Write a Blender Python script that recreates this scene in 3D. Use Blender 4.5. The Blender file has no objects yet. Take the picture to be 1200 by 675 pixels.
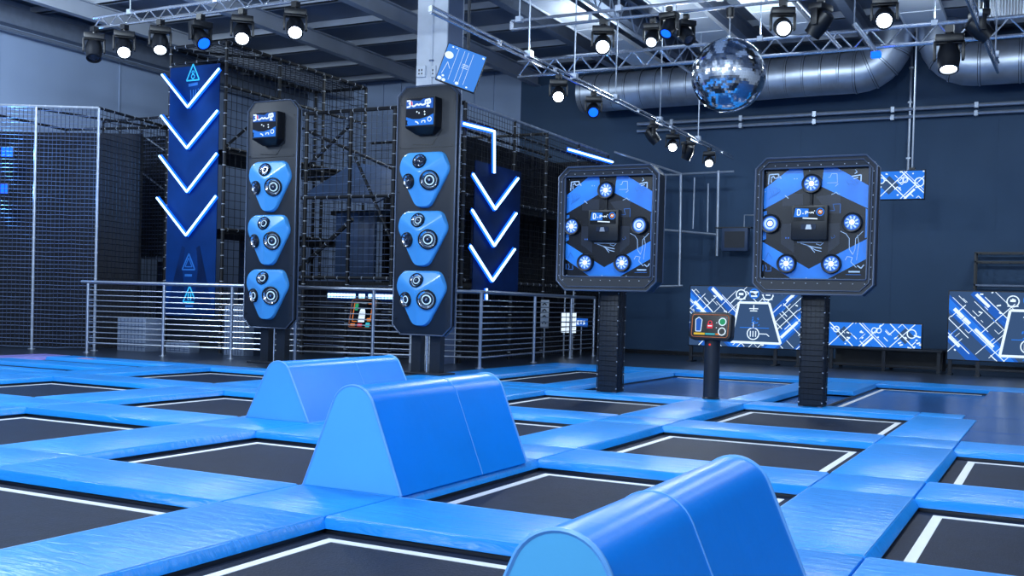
import bpy, bmesh, math, random
from mathutils import Vector, Matrix
random.seed(7)
SC = bpy.context.scene
COL = SC.collection
PI = math.pi
# ------------------------------------------------------------------ camera model (solved from the trampoline grid)
CP = Vector((3.5792132923, -4.7777476934, 1.2))
CR = Vector((0.8885729668, 0.4579123141, 0.0274662554))
CU = Vector((-0.0323673900, 0.0028587044, 0.9994719505))
CF = Vector((-0.4575919959, 0.8889927673, -0.0173615939))
FPX, SHX, SHY = 1244.38963, 1.51612, 40.26304

def ray(x, y):
    return CR * ((x - 600 - SHX) / FPX) - CU * ((y - 337.5 - SHY) / FPX) + CF
def gz(x, y, z=0.0):
    d = ray(x, y); return CP + d * ((z - CP.z) / d.z)
def onY(x, y, Y):
    d = ray(x, y); return CP + d * ((Y - CP.y) / d.y)
def onX(x, y, X):
    d = ray(x, y); return CP + d * ((X - CP.x) / d.x)
def proj(p):
    d = Vector(p) - CP; z = d.dot(CF)
    if z < 0.1: return None
    return (600 + SHX + FPX * d.dot(CR) / z, 337.5 + SHY - FPX * d.dot(CU) / z)

cam = bpy.data.cameras.new('camera')
cam.sensor_fit = 'HORIZONTAL'; cam.sensor_width = 36.0
cam.lens = FPX / 1200 * 36
cam.shift_x = -SHX / 1200; cam.shift_y = SHY / 1200
cam.clip_end = 200
co = bpy.data.objects.new('camera', cam); COL.objects.link(co)
m = Matrix.Identity(4)
for i in range(3):
    m[i][0] = CR[i]; m[i][1] = CU[i]; m[i][2] = -CF[i]; m[i][3] = CP[i]
co.matrix_world = m
SC.camera = co

# ------------------------------------------------------------------ materials
def lin(c):
    return tuple(((v / 255) / 12.92 if v / 255 <= 0.04045 else ((v / 255 + 0.055) / 1.055) ** 2.4) for v in c)

def mat(name, rgb, rough=0.5, metal=0.0, var=0.08, vscale=6.0, bump=0.0, bscale=20.0, bstretch=(1, 1, 1), coat=0.0, emit=None, estr=0.0, spec=0.5):
    M = bpy.data.materials.new(name); M.use_nodes = True
    nt = M.node_tree; N = nt.nodes; L = nt.links
    b = N['Principled BSDF']
    c = lin(rgb)
    tc = N.new('ShaderNodeTexCoord')
    nz = N.new('ShaderNodeTexNoise'); nz.inputs['Scale'].default_value = vscale; nz.inputs['Detail'].default_value = 3
    L.new(tc.outputs['Object'], nz.inputs['Vector'])
    rp = N.new('ShaderNodeValToRGB')
    rp.color_ramp.elements[0].position = 0.3; rp.color_ramp.elements[1].position = 0.7
    rp.color_ramp.elements[0].color = tuple(v * (1 - var) for v in c) + (1,)
    rp.color_ramp.elements[1].color = tuple(min(1, v * (1 + var)) for v in c) + (1,)
    L.new(nz.outputs['Fac'], rp.inputs['Fac']); L.new(rp.outputs['Color'], b.inputs['Base Color'])
    b.inputs['Roughness'].default_value = rough; b.inputs['Metallic'].default_value = metal
    b.inputs['Specular IOR Level'].default_value = spec
    if coat: b.inputs['Coat Weight'].default_value = coat; b.inputs['Coat Roughness'].default_value = 0.12
    if bump:
        mp = N.new('ShaderNodeMapping'); mp.inputs['Scale'].default_value = bstretch
        L.new(tc.outputs['Object'], mp.inputs['Vector'])
        n2 = N.new('ShaderNodeTexNoise'); n2.inputs['Scale'].default_value = bscale; n2.inputs['Detail'].default_value = 4
        n2.inputs['Distortion'].default_value = 0.6
        L.new(mp.outputs['Vector'], n2.inputs['Vector'])
        bp = N.new('ShaderNodeBump'); bp.inputs['Strength'].default_value = bump; bp.inputs['Distance'].default_value = 0.02
        L.new(n2.outputs['Fac'], bp.inputs['Height']); L.new(bp.outputs['Normal'], b.inputs['Normal'])
    if emit:
        b.inputs['Emission Color'].default_value = lin(emit) + (1,); b.inputs['Emission Strength'].default_value = estr
    return M

def emat(name, rgb, s, base=(10, 10, 10)):
    return mat(name, base, rough=0.55, emit=rgb, estr=s, spec=0.15)

M = {}
M['vinyl'] = mat('blue_vinyl', (22, 150, 240), rough=0.33, var=0.05, vscale=2.5, bump=0.75, bscale=3.2, bstretch=(1.0, 4.5, 1), spec=0.45)
M['vinyl_v'] = mat('blue_vinyl_lengthwise', (22, 150, 240), rough=0.33, var=0.05, vscale=2.5, bump=0.75, bscale=3.2, bstretch=(1.2, 4.0, 1), spec=0.45)
M['wedge'] = mat('blue_wedge_vinyl', (0, 142, 250), rough=0.32, var=0.04, vscale=2, bump=0.1, bscale=9.0, bstretch=(1, 1, 1), spec=0.35)
M['wedge_end'] = mat('lit_wedge_vinyl', (96, 192, 245), rough=0.42, var=0.03, vscale=2, bump=0.05, bscale=8.0)  # wedge vinyl, the brighter light on its ends put into a paler colour
M['piping'] = mat('light_blue_piping', (110, 180, 250), rough=0.4)
M['lavender'] = mat('lavender_vinyl', (150, 140, 215), rough=0.4, bump=0.2, bscale=4)
M['pink'] = mat('salmon_tape', (235, 150, 150), rough=0.5)
M['bed'] = mat('trampoline_bed_weave', (24, 34, 54), rough=0.55, var=0.18, vscale=9, bump=0.25, bscale=60, spec=0.12)
M['line'] = mat('white_line', (245, 245, 245), rough=0.5, var=0.02)
M['rim'] = mat('dark_rim_steel', (40, 44, 52), rough=0.4, metal=0.6)
M['floor'] = mat('dark_rubber_floor', (40, 50, 66), rough=0.3, var=0.15, vscale=1.2, bump=0.06, bscale=30)
M['gloss_mat'] = mat('gloss_mat_blue_reflection', (34, 84, 146), rough=0.22, var=0.12, vscale=1.5, bump=0.05, bscale=12)  # dark rubber, its blue reflections put into the base colour
M['navy'] = mat('navy_wall_paint', (40, 69, 100), rough=0.7, var=0.06, vscale=0.5, bump=0.03, bscale=3)
M['greywall'] = mat('pale_grey_wall_cladding', (142, 161, 192), rough=0.7, var=0.07, vscale=0.35)
M['palewall'] = mat('white_wall_cladding', (218, 226, 240), rough=0.6, var=0.05, vscale=0.4)
M['deck'] = mat('roof_deck_grey', (120, 130, 148), rough=0.7, var=0.12, vscale=0.8)
M['beam'] = mat('roof_steel_grey', (160, 168, 182), rough=0.5, var=0.1, vscale=1)
M['dark_beam'] = mat('dark_roof_steel', (100, 110, 128), rough=0.5, var=0.1)
M['roofpanel'] = mat('white_roof_panel', (238, 242, 248), rough=0.5, var=0.06, vscale=1.2)
M['white_steel'] = mat('white_painted_steel', (205, 212, 224), rough=0.45, var=0.04)
M['grey_steel'] = mat('darker_grey_steel', (92, 108, 138), rough=0.45, var=0.04)  # darker tone for the column's sides and clips
M['stainless'] = mat('brushed_stainless', (190, 198, 212), rough=0.38, metal=1.0, var=0.05, vscale=20)
M['alu'] = mat('bright_aluminium', (215, 220, 230), rough=0.22, metal=0.9, var=0.06, vscale=12)
M['galv'] = mat('galvanised_duct', (196, 206, 222), rough=0.4, metal=0.75, var=0.14, vscale=3, bump=0.05, bscale=5)
M['seam'] = mat('duct_seam', (70, 80, 96), rough=0.4, metal=0.8)
M['pipe'] = mat('grey_conduit', (178, 188, 204), rough=0.35, metal=0.6)
M['black'] = mat('black_powder_coat', (14, 17, 24), rough=0.4, var=0.1)
M['charcoal'] = mat('charcoal_panel', (21, 29, 42), rough=0.5, var=0.08, vscale=3)
M['edge'] = mat('grey_edge_trim', (86, 98, 120), rough=0.35, metal=0.5)
M['foam'] = mat('black_foam_sleeve', (9, 12, 20), rough=0.6)
M['tie'] = mat('white_tie', (190, 198, 212), rough=0.4)
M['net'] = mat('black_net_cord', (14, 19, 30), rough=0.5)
M['net_lit'] = mat('lit_net_cord', (112, 132, 170), rough=0.4)  # black cord with its highlights put into a lighter colour
M['net_mid'] = mat('half_lit_net_cord', (44, 58, 86), rough=0.5)  # same black cord, weaker highlights put into its colour
M['curtain'] = mat('dark_navy_curtain', (7, 12, 24), rough=0.85, var=0.25, vscale=2)
M['bluegrey'] = mat('slate_padding', (44, 64, 96), rough=0.5, var=0.15, vscale=2)
M['maskblue'] = mat('moulded_blue_plastic', (74, 160, 232), rough=0.25, var=0.03, vscale=2, coat=0.3)
M['chrome'] = mat('chrome', (225, 230, 240), rough=0.08, metal=1.0, var=0.02)
M['glass'] = mat('dark_lens_glass', (40, 50, 70), rough=0.06, metal=0.3)
M['banner'] = mat('blue_banner_vinyl', (2, 46, 104), rough=0.6, var=0.25, vscale=1.2, spec=0.15)
M['banner_dark'] = mat('deep_blue_banner_vinyl', (2, 30, 74), rough=0.6, var=0.3, vscale=1.5, spec=0.15)
M['band'] = mat('printed_blue_band', (46, 136, 240), rough=0.3, var=0.25, vscale=1.6)
M['print_dark'] = mat('printed_dark_board', (14, 18, 28), rough=0.25, var=0.2, vscale=4)
M['print_slate'] = mat('printed_slate_block', (26, 34, 50), rough=0.3)
M['print_white'] = mat('printed_white_mark', (190, 215, 245), rough=0.4)
M['cyan'] = mat('cyan_print', (60, 190, 235), rough=0.4, emit=(40, 180, 230), estr=0.35)  # print with a faint glow of its own added
M['faint'] = mat('faint_blue_print', (40, 110, 190), rough=0.4)
M['neon'] = emat('white_blue_neon', (150, 200, 255), 5.5)
M['neon_halo'] = emat('blue_neon_channel', (0, 90, 255), 2.2)
M['led'] = emat('lamp_white', (225, 238, 255), 22)
M['led_soft'] = emat('lamp_soft_white', (215, 232, 255), 5)
M['led_blue'] = emat('lamp_blue', (10, 80, 255), 3.2)
M['led_ring'] = emat('lens_ring_white', (180, 220, 255), 1.2)
M['led_core'] = emat('lens_core_white', (225, 240, 255), 3.0)
M['led_blade'] = emat('lens_blue_glow', (70, 130, 245), 0.9)
M['scr_white'] = emat('screen_white', (215, 235, 255), 1.3)
M['scr_blue'] = emat('screen_blue', (40, 125, 240), 1.0)
M['scr_mid'] = emat('screen_mid_blue', (34, 100, 205), 0.9)
M['scr_deep'] = emat('screen_deep_blue', (22, 40, 80), 0.25)
M['scr_dark'] = emat('screen_dark', (58, 88, 132), 0.85)
M['scr_sky'] = emat('screen_sky_blue', (64, 140, 240), 0.95)
M['scr_black'] = mat('screen_black', (6, 8, 12), rough=0.15)
M['scr_red'] = emat('screen_red', (240, 60, 80), 0.9)
M['scr_green'] = emat('screen_green', (40, 160, 110), 0.9)
M['scr_yellow'] = emat('screen_yellow', (235, 200, 60), 0.9)
M['scr_cyan'] = emat('screen_cyan', (60, 190, 210), 0.9)
M['scr_orange'] = emat('screen_orange', (245, 140, 60), 0.8)
M['copper'] = mat('copper_orange_border', (190, 110, 70), rough=0.35, metal=0.4, emit=(200, 110, 60), estr=0.1)  # slight glow added to the border's own colour
M['red_dot'] = emat('red_indicator', (240, 60, 40), 1.0)
M['white_plastic'] = mat('white_plastic', (215, 222, 232), rough=0.4)
M['perf'] = mat('grey_perforated_steel', (120, 134, 158), rough=0.5, var=0.2, vscale=40)
M['mirror'] = mat('mirror_tile', (248, 250, 252), rough=0.1, metal=1.0, var=0.01)
M['grout'] = mat('mirror_ball_core', (50, 58, 74), rough=0.3, metal=0.5)

# ------------------------------------------------------------------ mesh builder
class MB:
    def __init__(self):
        self.v = []; self.f = []; self.m = []
    def add(self, vs, fs, mi=0, X=None):
        o = len(self.v)
        for p in vs:
            p = Vector(p); self.v.append(X @ p if X is not None else p)
        for f in fs:
            self.f.append([i + o for i in f]); self.m.append(mi)
    def box(self, x0, x1, y0, y1, z0, z1, mi=0, X=None):
        vs = [(x, y, z) for z in (z0, z1) for y in (y0, y1) for x in (x0, x1)]
        self.add(vs, [(0, 2, 3, 1), (4, 5, 7, 6), (0, 1, 5, 4), (2, 6, 7, 3), (0, 4, 6, 2), (1, 3, 7, 5)], mi, X)
        return self
    def bar(self, p0, p1, w, h, mi=0, up=(0, 0, 1), X=None):
        p0 = Vector(p0); p1 = Vector(p1); d = (p1 - p0).normalized(); up = Vector(up)
        if abs(d.dot(up)) > 0.99: up = Vector((1, 0, 0))
        s = d.cross(up).normalized(); u = s.cross(d)
        vs = []
        for p in (p0, p1):
            for a, b in ((-1, -1), (1, -1), (1, 1), (-1, 1)):
                vs.append(p + s * (a * w / 2) + u * (b * h / 2))
        self.add(vs, [(0, 3, 2, 1), (4, 5, 6, 7), (0, 1, 5, 4), (1, 2, 6, 5), (2, 3, 7, 6), (3, 0, 4, 7)], mi, X)
        return self
    def tube(self, pts, r, n=8, mi=0, closed=False, caps=True, X=None):
        pts = [Vector(p) for p in pts]; k = len(pts); vs = []; fs = []
        prev = None
        for i, p in enumerate(pts):
            if closed: t = (pts[(i + 1) % k] - pts[i - 1]).normalized()
            elif i == 0: t = (pts[1] - p).normalized()
            elif i == k - 1: t = (p - pts[-2]).normalized()
            else: t = ((pts[i + 1] - p).normalized() + (p - pts[i - 1]).normalized()).normalized()
            if prev is None:
                a = Vector((0, 0, 1)) if abs(t.z) < 0.9 else Vector((1, 0, 0))
                s = t.cross(a).normalized()
            else:
                s = (prev - t * prev.dot(t)).normalized()
            prev = s; u = t.cross(s)
            for j in range(n):
                an = 2 * PI * j / n
                vs.append(p + s * (r * math.cos(an)) + u * (r * math.sin(an)))
        m_ = k if closed else k - 1
        for i in range(m_):
            a = i * n; b = ((i + 1) % k) * n
            for j in range(n):
                fs.append((a + j, a + (j + 1) % n, b + (j + 1) % n, b + j))
        if caps and not closed:
            fs.append(tuple(range(n - 1, -1, -1))); fs.append(tuple((k - 1) * n + j for j in range(n)))
        self.add(vs, fs, mi, X)
        return self
    def lathe(self, prof, X=None, n=20, mi=0, mis=None, capa=True, capb=True):
        vs = []; 
        for r, z in prof:
            for j in range(n):
                an = 2 * PI * j / n; vs.append((r * math.cos(an), r * math.sin(an), z))
        for i in range(len(prof) - 1):
            fs = [(i * n + j, i * n + (j + 1) % n, (i + 1) * n + (j + 1) % n, (i + 1) * n + j) for j in range(n)]
            o = len(self.v)
            for f in fs: self.f.append([q + o for q in f]); self.m.append(mis[i] if mis else mi)
        o = len(self.v)
        if capa: self.f.append([o + j for j in range(n - 1, -1, -1)]); self.m.append(mis[0] if mis else mi)
        if capb: self.f.append([o + (len(prof) - 1) * n + j for j in range(n)]); self.m.append(mis[-1] if mis else mi)
        for p in vs:
            p = Vector(p); self.v.append(X @ p if X is not None else p)
        return self
    def prism(self, poly, y0, y1, mi=0, X=None, side=None):
        """polygon in (x, z), counter-clockwise seen from -y, extruded from y0 (front) to y1"""
        k = len(poly)
        vs = [(x, y0, z) for x, z in poly] + [(x, y1, z) for x, z in poly]
        self.add(vs, [tuple(range(k))], mi, X)
        o = len(self.v) - 2 * k
        self.f.append([o + k + i for i in range(k - 1, -1, -1)]); self.m.append(mi)
        for i in range(k):
            j = (i + 1) % k
            self.f.append([o + i, o + k + i, o + k + j, o + j]); self.m.append(mi if side is None else side)
        return self
    def ribbon(self, pts, w, y, mi=0, th=0.004, closed=False, X=None):
        """flat printed stroke in the (x, z) plane, raised th towards -y from y"""
        P = [(p[0], p[1]) for p in pts]
        if closed: P = P + [P[0]]
        for a, b in zip(P, P[1:]):
            if (a[0] - b[0]) ** 2 + (a[1] - b[1]) ** 2 < 1e-10: continue
            self.bar((a[0], y - th / 2, a[1]), (b[0], y - th / 2, b[1]), w, th, mi, up=(0, 1, 0), X=X)
        return self
    def ring(self, cx, cz, r, w, y, mi=0, n=20, a0=0, a1=2 * PI, X=None):
        pts = [(cx + r * math.cos(a0 + (a1 - a0) * i / n), cz + r * math.sin(a0 + (a1 - a0) * i / n)) for i in range(n + 1)]
        return self.ribbon(pts, w, y, mi, X=X)
    def net(self, a, b, c, nu, nv, r=0.004, mi=0, mi2=None, jit=0.012):
        """net of cords on the parallelogram a, b (along u), c (along v)"""
        a = Vector(a); b = Vector(b); c = Vector(c); nrm = (b - a).cross(c - a).normalized()
        S = 5
        for i in range(nu + 1):
            p = a + (b - a) * (i / nu); q = p + (c - a)
            self.tube([p + (q - p) * (s / S) + (nrm * random.uniform(-jit, jit) if 0 < s < S else Vector()) for s in range(S + 1)], r, 3, mi, caps=False)
        for i in range(nv + 1):
            p = a + (c - a) * (i / nv); q = p + (b - a)
            self.tube([p + (q - p) * (s / S) + ((nrm + Vector((0, 0, -0.8))) * random.uniform(-jit, jit) if 0 < s < S else Vector()) for s in range(S + 1)], r, 3, mi if mi2 is None else mi2, caps=False)
        return self
    def build(self, name, mats, parent=None, bevel=0.0, seg=2, ang=35, loc=None):
        me = bpy.data.meshes.new(name)
        me.from_pydata([tuple(v) for v in self.v], [], self.f)
        if not isinstance(mats, (list, tuple)): mats = [mats]
        for q in mats: me.materials.append(M[q] if isinstance(q, str) else q)
        me.polygons.foreach_set('material_index', self.m)
        me.update()
        if bevel:
            bm = bmesh.new(); bm.from_mesh(me)
            es = [e for e in bm.edges if len(e.link_faces) == 2 and e.calc_face_angle(0) > math.radians(25)]
            bmesh.ops.bevel(bm, geom=es, offset=bevel, segments=seg, profile=0.5, affect='EDGES', clamp_overlap=True)
            bm.to_mesh(me); bm.free()
        me.polygons.foreach_set('use_smooth', [True] * len(me.polygons))
        me.set_sharp_from_angle(angle=math.radians(ang))
        o = bpy.data.objects.new(name, me); COL.objects.link(o)
        if parent is not None: o.parent = parent
        if loc: o.location = loc
        return o

def tag(o, label, cat, group=None):
    o['label'] = label; o['category'] = cat
    if group: o['group'] = group
    return o
def thing(name, label, cat, loc=(0, 0, 0), rz=0.0, group=None, mw=None):
    o = bpy.data.objects.new(name, None); COL.objects.link(o); o.empty_display_size = 0.2
    if mw is not None: o.matrix_world = mw
    else: o.location = loc; o.rotation_euler = (0, 0, rz)
    return tag(o, label, cat, group)
def struct(o):
    o['kind'] = 'structure'; return o
def aimM(loc, d, up=(0, 0, 1)):
    """matrix whose local +z runs along d"""
    d = Vector(d).normalized(); up = Vector(up)
    if abs(d.dot(up)) > 0.99: up = Vector((0, 1, 0))
    x = up.cross(d).normalized(); y = d.cross(x)
    X = Matrix.Identity(4)
    for i in range(3): X[i][0] = x[i]; X[i][1] = y[i]; X[i][2] = d[i]; X[i][3] = loc[i]
    return X

# ================================================================== SETTING
WY = 21.5; WX = -17.6; CZ = 7.7
b = MB()
b.box(-18, 13, -13, 22, -0.5, -0.25)                    # slab under the trampolines
b.box(-18, -13.75, -8, 22, -0.25, 0); b.box(-13.75, -5.76, 9.24, 22, -0.25, 0)
b.box(-5.76, 13, 15.35, 22, -0.25, 0)
struct(b.build('floor', 'floor'))
b = MB(); b.box(-9.9, 13.3, WY, WY + 0.3, -0.25, CZ)
for x in (-4.6, -2.2, 0.0, 2.2, 4.6): b.box(x, x + 0.012, WY - 0.006, WY, 0, CZ)
struct(b.build('wall_back', 'navy'))
b = MB(); b.box(-18, -9.9, WY, WY + 0.3, -0.25, CZ, 0)
for i in range(12): b.box(-17.6 + i * 0.62, -17.57 + i * 0.62, WY - 0.03, WY, 2.0, CZ, 0)
struct(b.build('wall_far_left', 'greywall'))
b = MB(); b.box(WX - 0.3, WX, -13, WY, -0.25, CZ, 0)
for i in range(8): b.box(WX, WX + 0.02, -6 + i * 3.4, -5.97 + i * 3.4, 0, CZ, 0)
struct(b.build('wall_left', 'greywall'))
b = MB(); b.box(WX, 13.3, -13, WY, CZ, CZ + 0.2)
struct(b.build('ceiling', 'deck'))
b = MB(); b.box(WX, 13.3, -13.3, -13, -0.25, CZ)
for i in range(8): b.box(-16 + i * 3.6, -15.97 + i * 3.6, -13, -12.98, 0, CZ)
struct(b.build('wall_front', 'palewall'))
b = MB(); b.box(13, 13.3, -13, WY, -0.25, CZ)
for i in range(8): b.box(12.98, 13, -10 + i * 3.6, -9.97 + i * 3.6, 0, CZ)
struct(b.build('wall_right', 'palewall'))
b = MB(); b.box(-9.8, 13, WY - 0.03, WY, 0, 0.1); struct(b.build('baseboard_back', 'black'))

def ibeam(p0, p1, h, w, name, mt):
    b = MB(); p0 = Vector(p0); p1 = Vector(p1); u = Vector((0, 0, 1))
    b.bar(p0 + u * (h / 2), p1 + u * (h / 2), w, 0.03); b.bar(p0 - u * (h / 2), p1 - u * (h / 2), w, 0.03)
    b.bar(p0, p1, 0.03, h)
    return struct(b.build(name, mt))
k = 1
for x in (-15.6, -12.4, -9.4, -6.6, -4.75, -2.85, -0.4, 2.0, 4.6):
    ibeam((x, 2, 7.38), (x, WY, 7.38), 0.34, 0.2, 'trim_%d' % k, 'beam' if x < -9 else 'dark_beam'); k += 1
for i in range(9):
    y = 6.6 + i * 1.75
    b = MB(); b.bar((WX, y, 7.62), (8, y, 7.62), 0.12, 0.14); b.bar((WX, y + 0.05, 7.56), (8, y + 0.05, 7.56), 0.16, 0.02)
    struct(b.build('trim_%d' % k, 'beam')); k += 1
for x0, x1, ye in ((-5.89, -5.23, 20.0), (-3.72, -2.96, 18.4), (-2.06, -1.21, 18.4), (0.58, 1.33, 18.2)):
    b = MB(); b.box(x0, x1, 9, ye, 7.13, 7.17)
    for j in range(8): b.box(x0, x1, 9.6 + j * 1.1, 9.62 + j * 1.1, 7.12, 7.131)
    b.box(x0 - 0.03, x0, 9, ye, 7.11, 7.2); b.box(x1, x1 + 0.03, 9, ye, 7.11, 7.2)
    for j in range(4): b.box((x0 + x1) / 2 - 0.02, (x0 + x1) / 2 + 0.02, 10 + j * 2.4, 10.04 + j * 2.4, 7.17, CZ)
    struct(b.build('trim_%d' % k, 'roofpanel')); k += 1
# lattice girder under the roof
b = MB(); x = -4.6
b.tube([(x, 8, 6.95), (x, WY, 6.95)], 0.045, 8)
b.tube([(x, 8, 7.55), (x, WY, 7.55)], 0.04, 8)
for i in range(13):
    y = 8 + i * 1.05
    b.tube([(x, y, 6.95), (x, y + 0.52, 7.55), (x, y + 1.05, 6.95)], 0.018, 6)
struct(b.build('trim_%d' % k, 'pipe')); k += 1
# eaves angle along the left wall
b = MB(); b.box(WX, WX + 0.3, -2, WY, 7.1, 7.5); b.tube([(WX + 0.35, -2, 6.95), (WX + 0.35, WY, 6.95)], 0.04, 6)
struct(b.build('trim_%d' % k, 'dark_beam')); k += 1

# column
b = MB(); b.box(-7.63, -6.96, 12.62, 12.66, 0, CZ, 0); b.box(-7.63, -6.96, 13.2, 13.24, 0, CZ, 0); b.box(-7.33, -7.27, 12.66, 13.2, 0, CZ, 1)
b.box(-6.99, -6.96, 12.66, 13.2, 0, CZ, 1); b.box(-7.63, -7.6, 12.66, 13.2, 0, CZ, 1)
colm = struct(b.build('column', ['white_steel', 'grey_steel']))
t = thing('conduit_pipe', 'slim vertical conduit running up the front of the white steel column', 'pipe', (-7.28, 12.6, 2.0))
MB().tube([(0, 0, 0), (0, 0, 5.6)], 0.022, 8).build('pipe', 'white_steel', t)
b = MB()
for z in (1.0, 2.4, 3.8, 5.2): b.box(-0.04, 0.04, -0.03, 0.02, z, z + 0.03)
b.build('saddle_clip', 'grey_steel', t)
for nm, px, lab in (('wall_socket_box', 494, 'white socket box beside the conduit on the white column'), ('light_switch', 508.5, 'narrow white switch plate right of the socket box on the column')):
    p = onY(px, 84, 12.6)
    w = 0.2 if px < 500 else 0.1
    t = thing(nm, lab, 'switch' if px > 500 else 'socket', (p.x, 12.62, p.z))
    MB().box(-w / 2, w / 2, -0.06, 0, -0.11, 0.11).build('cover', 'white_plastic', t, 0.012)
    b = MB()
    for q in ((-0.03, 0.03) if px < 500 else (0,)):
        b.box(q - 0.012, q + 0.012, -0.066, -0.058, 0.0, 0.04)
        b.box(q - 0.012, q + 0.012, -0.066, -0.058, -0.06, -0.03)
    b.build('socket_hole' if px < 500 else 'rocker', 'black', t)

# ================================================================== TRAMPOLINES AND PADS
XH = {-4: (-12.93, -9.8), -3: (-9.0, -6.7), -2: (-5.85, -3.68), -1: (-2.82, -0.75), 0: (0.0, 2.08), 1: (2.76, 4.9)}
YH = {0: (-2.05, -0.04), 1: (0.68, 2.65), 2: (3.4, 5.55), 3: (6.28, 8.66)}
ZB = -0.085
def trampoline(x0, x1, y0, y1, label, inset=0.135, lw=0.06, sides='LRFB', gloss=False, z=ZB):
    cx, cy = (x0 + x1) / 2, (y0 + y1) / 2
    t = thing('trampoline', label, 'trampoline', (cx, cy, -0.25))
    hx, hy = (x1 - x0) / 2, (y1 - y0) / 2
    b = MB(); zt = z + 0.25
    b.box(-hx + 0.02, hx - 0.02, -hy + 0.02, hy - 0.02, zt - 0.012, zt)
    b.build('jump_bed', 'gloss_mat' if gloss else 'bed', t)
    b = MB(); ix, iy = hx - inset, hy - inset; zl = zt
    if 'F' in sides: b.box(-ix, ix, -iy, -iy + lw, zl, zl + 0.003)
    if 'B' in sides: b.box(-ix, ix, iy - lw, iy, zl, zl + 0.003)
    if 'L' in sides: b.box(-ix, -ix + lw, -iy + lw, iy - lw, zl, zl + 0.003)
    if 'R' in sides: b.box(ix - lw, ix, -iy + lw, iy - lw, zl, zl + 0.003)
    b.build('border_line', 'line', t)
    b = MB(); e = 0.03
    b.box(-hx - e, hx + e, -hy - e, -hy + 0.025, 0, 0.185); b.box(-hx - e, hx + e, hy - 0.025, hy + e, 0, 0.185)
    b.box(-hx - e, -hx + 0.025, -hy + 0.025, hy - 0.025, 0, 0.185); b.box(hx - 0.025, hx + e, -hy + 0.025, hy - 0.025, 0, 0.185)
    b.build('rim', 'rim', t, 0.006)
    return t
TL = {
 (-1, 0): ('black trampoline cropped at the bottom left corner, in the nearest row', 'the bottom left trampoline'),
 (0, 0): ('black trampoline at the bottom edge, in front of the middle blue wedge', 'the bottom centre trampoline'),
 (1, 0): ('black trampoline nearest the camera on the right of the front blue wedge', 'the nearest right trampoline'),
 (-2, 0): ('black trampoline beyond the bottom left corner, nearest row', 'the outer nearest-row trampoline'),
 (-3, 1): ('black trampoline beyond the left edge, second row', 'the outer second-row trampoline'),
 (-2, 1): ('black trampoline at the left edge, second row from the camera', 'the left edge second-row trampoline'),
 (-1, 1): ('black trampoline left of the middle blue wedge, touching its left foot', 'the trampoline left of the middle wedge'),
 (0, 1): ('black trampoline between the middle blue wedge and the front blue wedge', 'the trampoline between front and middle wedges'),
 (1, 1): ('black trampoline with thick white corner line at the bottom right corner', 'the bottom right trampoline'),
 (-3, 2): ('black trampoline at the left edge, third row from the camera', 'the left edge third-row trampoline'),
 (-2, 2): ('black trampoline left of the rear blue wedge, partly hidden by it', 'the trampoline left of the rear wedge'),
 (-1, 2): ('black trampoline mostly hidden behind the middle blue wedge', 'the trampoline behind the middle wedge'),
 (0, 2): ('large black trampoline behind the top of the front blue wedge', 'the trampoline behind the front wedge'),
 (1, 2): ('black trampoline at the right edge, in the third row', 'the right edge third-row trampoline'),
 (-3, 3): ('black trampoline nearest the base of the left target tower', 'the trampoline before the left tower'),
 (-2, 3): ('black trampoline hidden behind the rear blue wedge, before the right target tower', 'the trampoline behind the rear wedge'),
 (-1, 3): ('black trampoline in front of the post of the left square target board', 'the trampoline before the left board'),
 (0, 3): ('black trampoline in front of the post of the right square target board', 'the trampoline before the right board'),
}
def seen(x0, x1, y0, y1, mg=330):
    n = 0; inside = False
    for i in range(5):
        for j in range(5):
            p = proj((x0 + (x1 - x0) * i / 4, y0 + (y1 - y0) * j / 4, 0))
            if p and -mg < p[0] < 1200 + mg and p[1] < 675 + 120: inside = True
    return inside
cells = {}
for (c, r), (lab, ph) in TL.items():
    x0, x1 = XH[c]; y0, y1 = YH[r]
    cells[(c, r)] = trampoline(x0, x1, y0, y1, lab)

def pad(x0, x1, y0, y1, fl, label, mt='vinyl', name='safety_pad', seams=(), z1=0.0):
    """padded block; fl = sides (L R F B) that face a trampoline opening and slope outwards"""
    g = 0.004; s = 0.045; zb = -0.062 + z1
    cx, cy = (x0 + x1) / 2, (y0 + y1) / 2
    hx, hy = (x1 - x0) / 2 - g, (y1 - y0) / 2 - g
    top = [(-hx, -hy), (hx, -hy), (hx, hy), (-hx, hy)]
    l = s if 'L' in fl else 0; r = s if 'R' in fl else 0; f = s if 'F' in fl else 0; k_ = s if 'B' in fl else 0
    bot = [(-hx - l, -hy - f), (hx + r, -hy - f), (hx + r, hy + k_), (-hx - l, hy + k_)]
    # longitudinal subdivision gives the cover its seams and a soft crown
    b = MB()
    b.add([(x, y, zb) for x, y in bot] + [(x, y, z1) for x, y in top],
          [(3, 2, 1, 0), (4, 5, 6, 7), (0, 1, 5, 4), (1, 2, 6, 5), (2, 3, 7, 6), (3, 0, 4, 7)])
    bm_ = b.build(name, [mt, 'piping'], None, 0.012, 2, loc=(cx, cy, 0)); o = bm_
    b = MB()
    for ch, p_, q_ in (('F', top[0], top[1]), ('R', top[1], top[2]), ('B', top[2], top[3]), ('L', top[3], top[0])):
        if ch in fl: b.tube([(p_[0] * 0.985, p_[1] * 0.985, z1 - 0.001), (q_[0] * 0.985, q_[1] * 0.985, z1 - 0.001)], 0.0032, 5)
    if b.v: b.build('seam', 'piping', o)
    tag(o, label, 'pad')
    return o
def mt_for(horizontal): return 'vinyl' if horizontal else 'vinyl_v'
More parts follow.
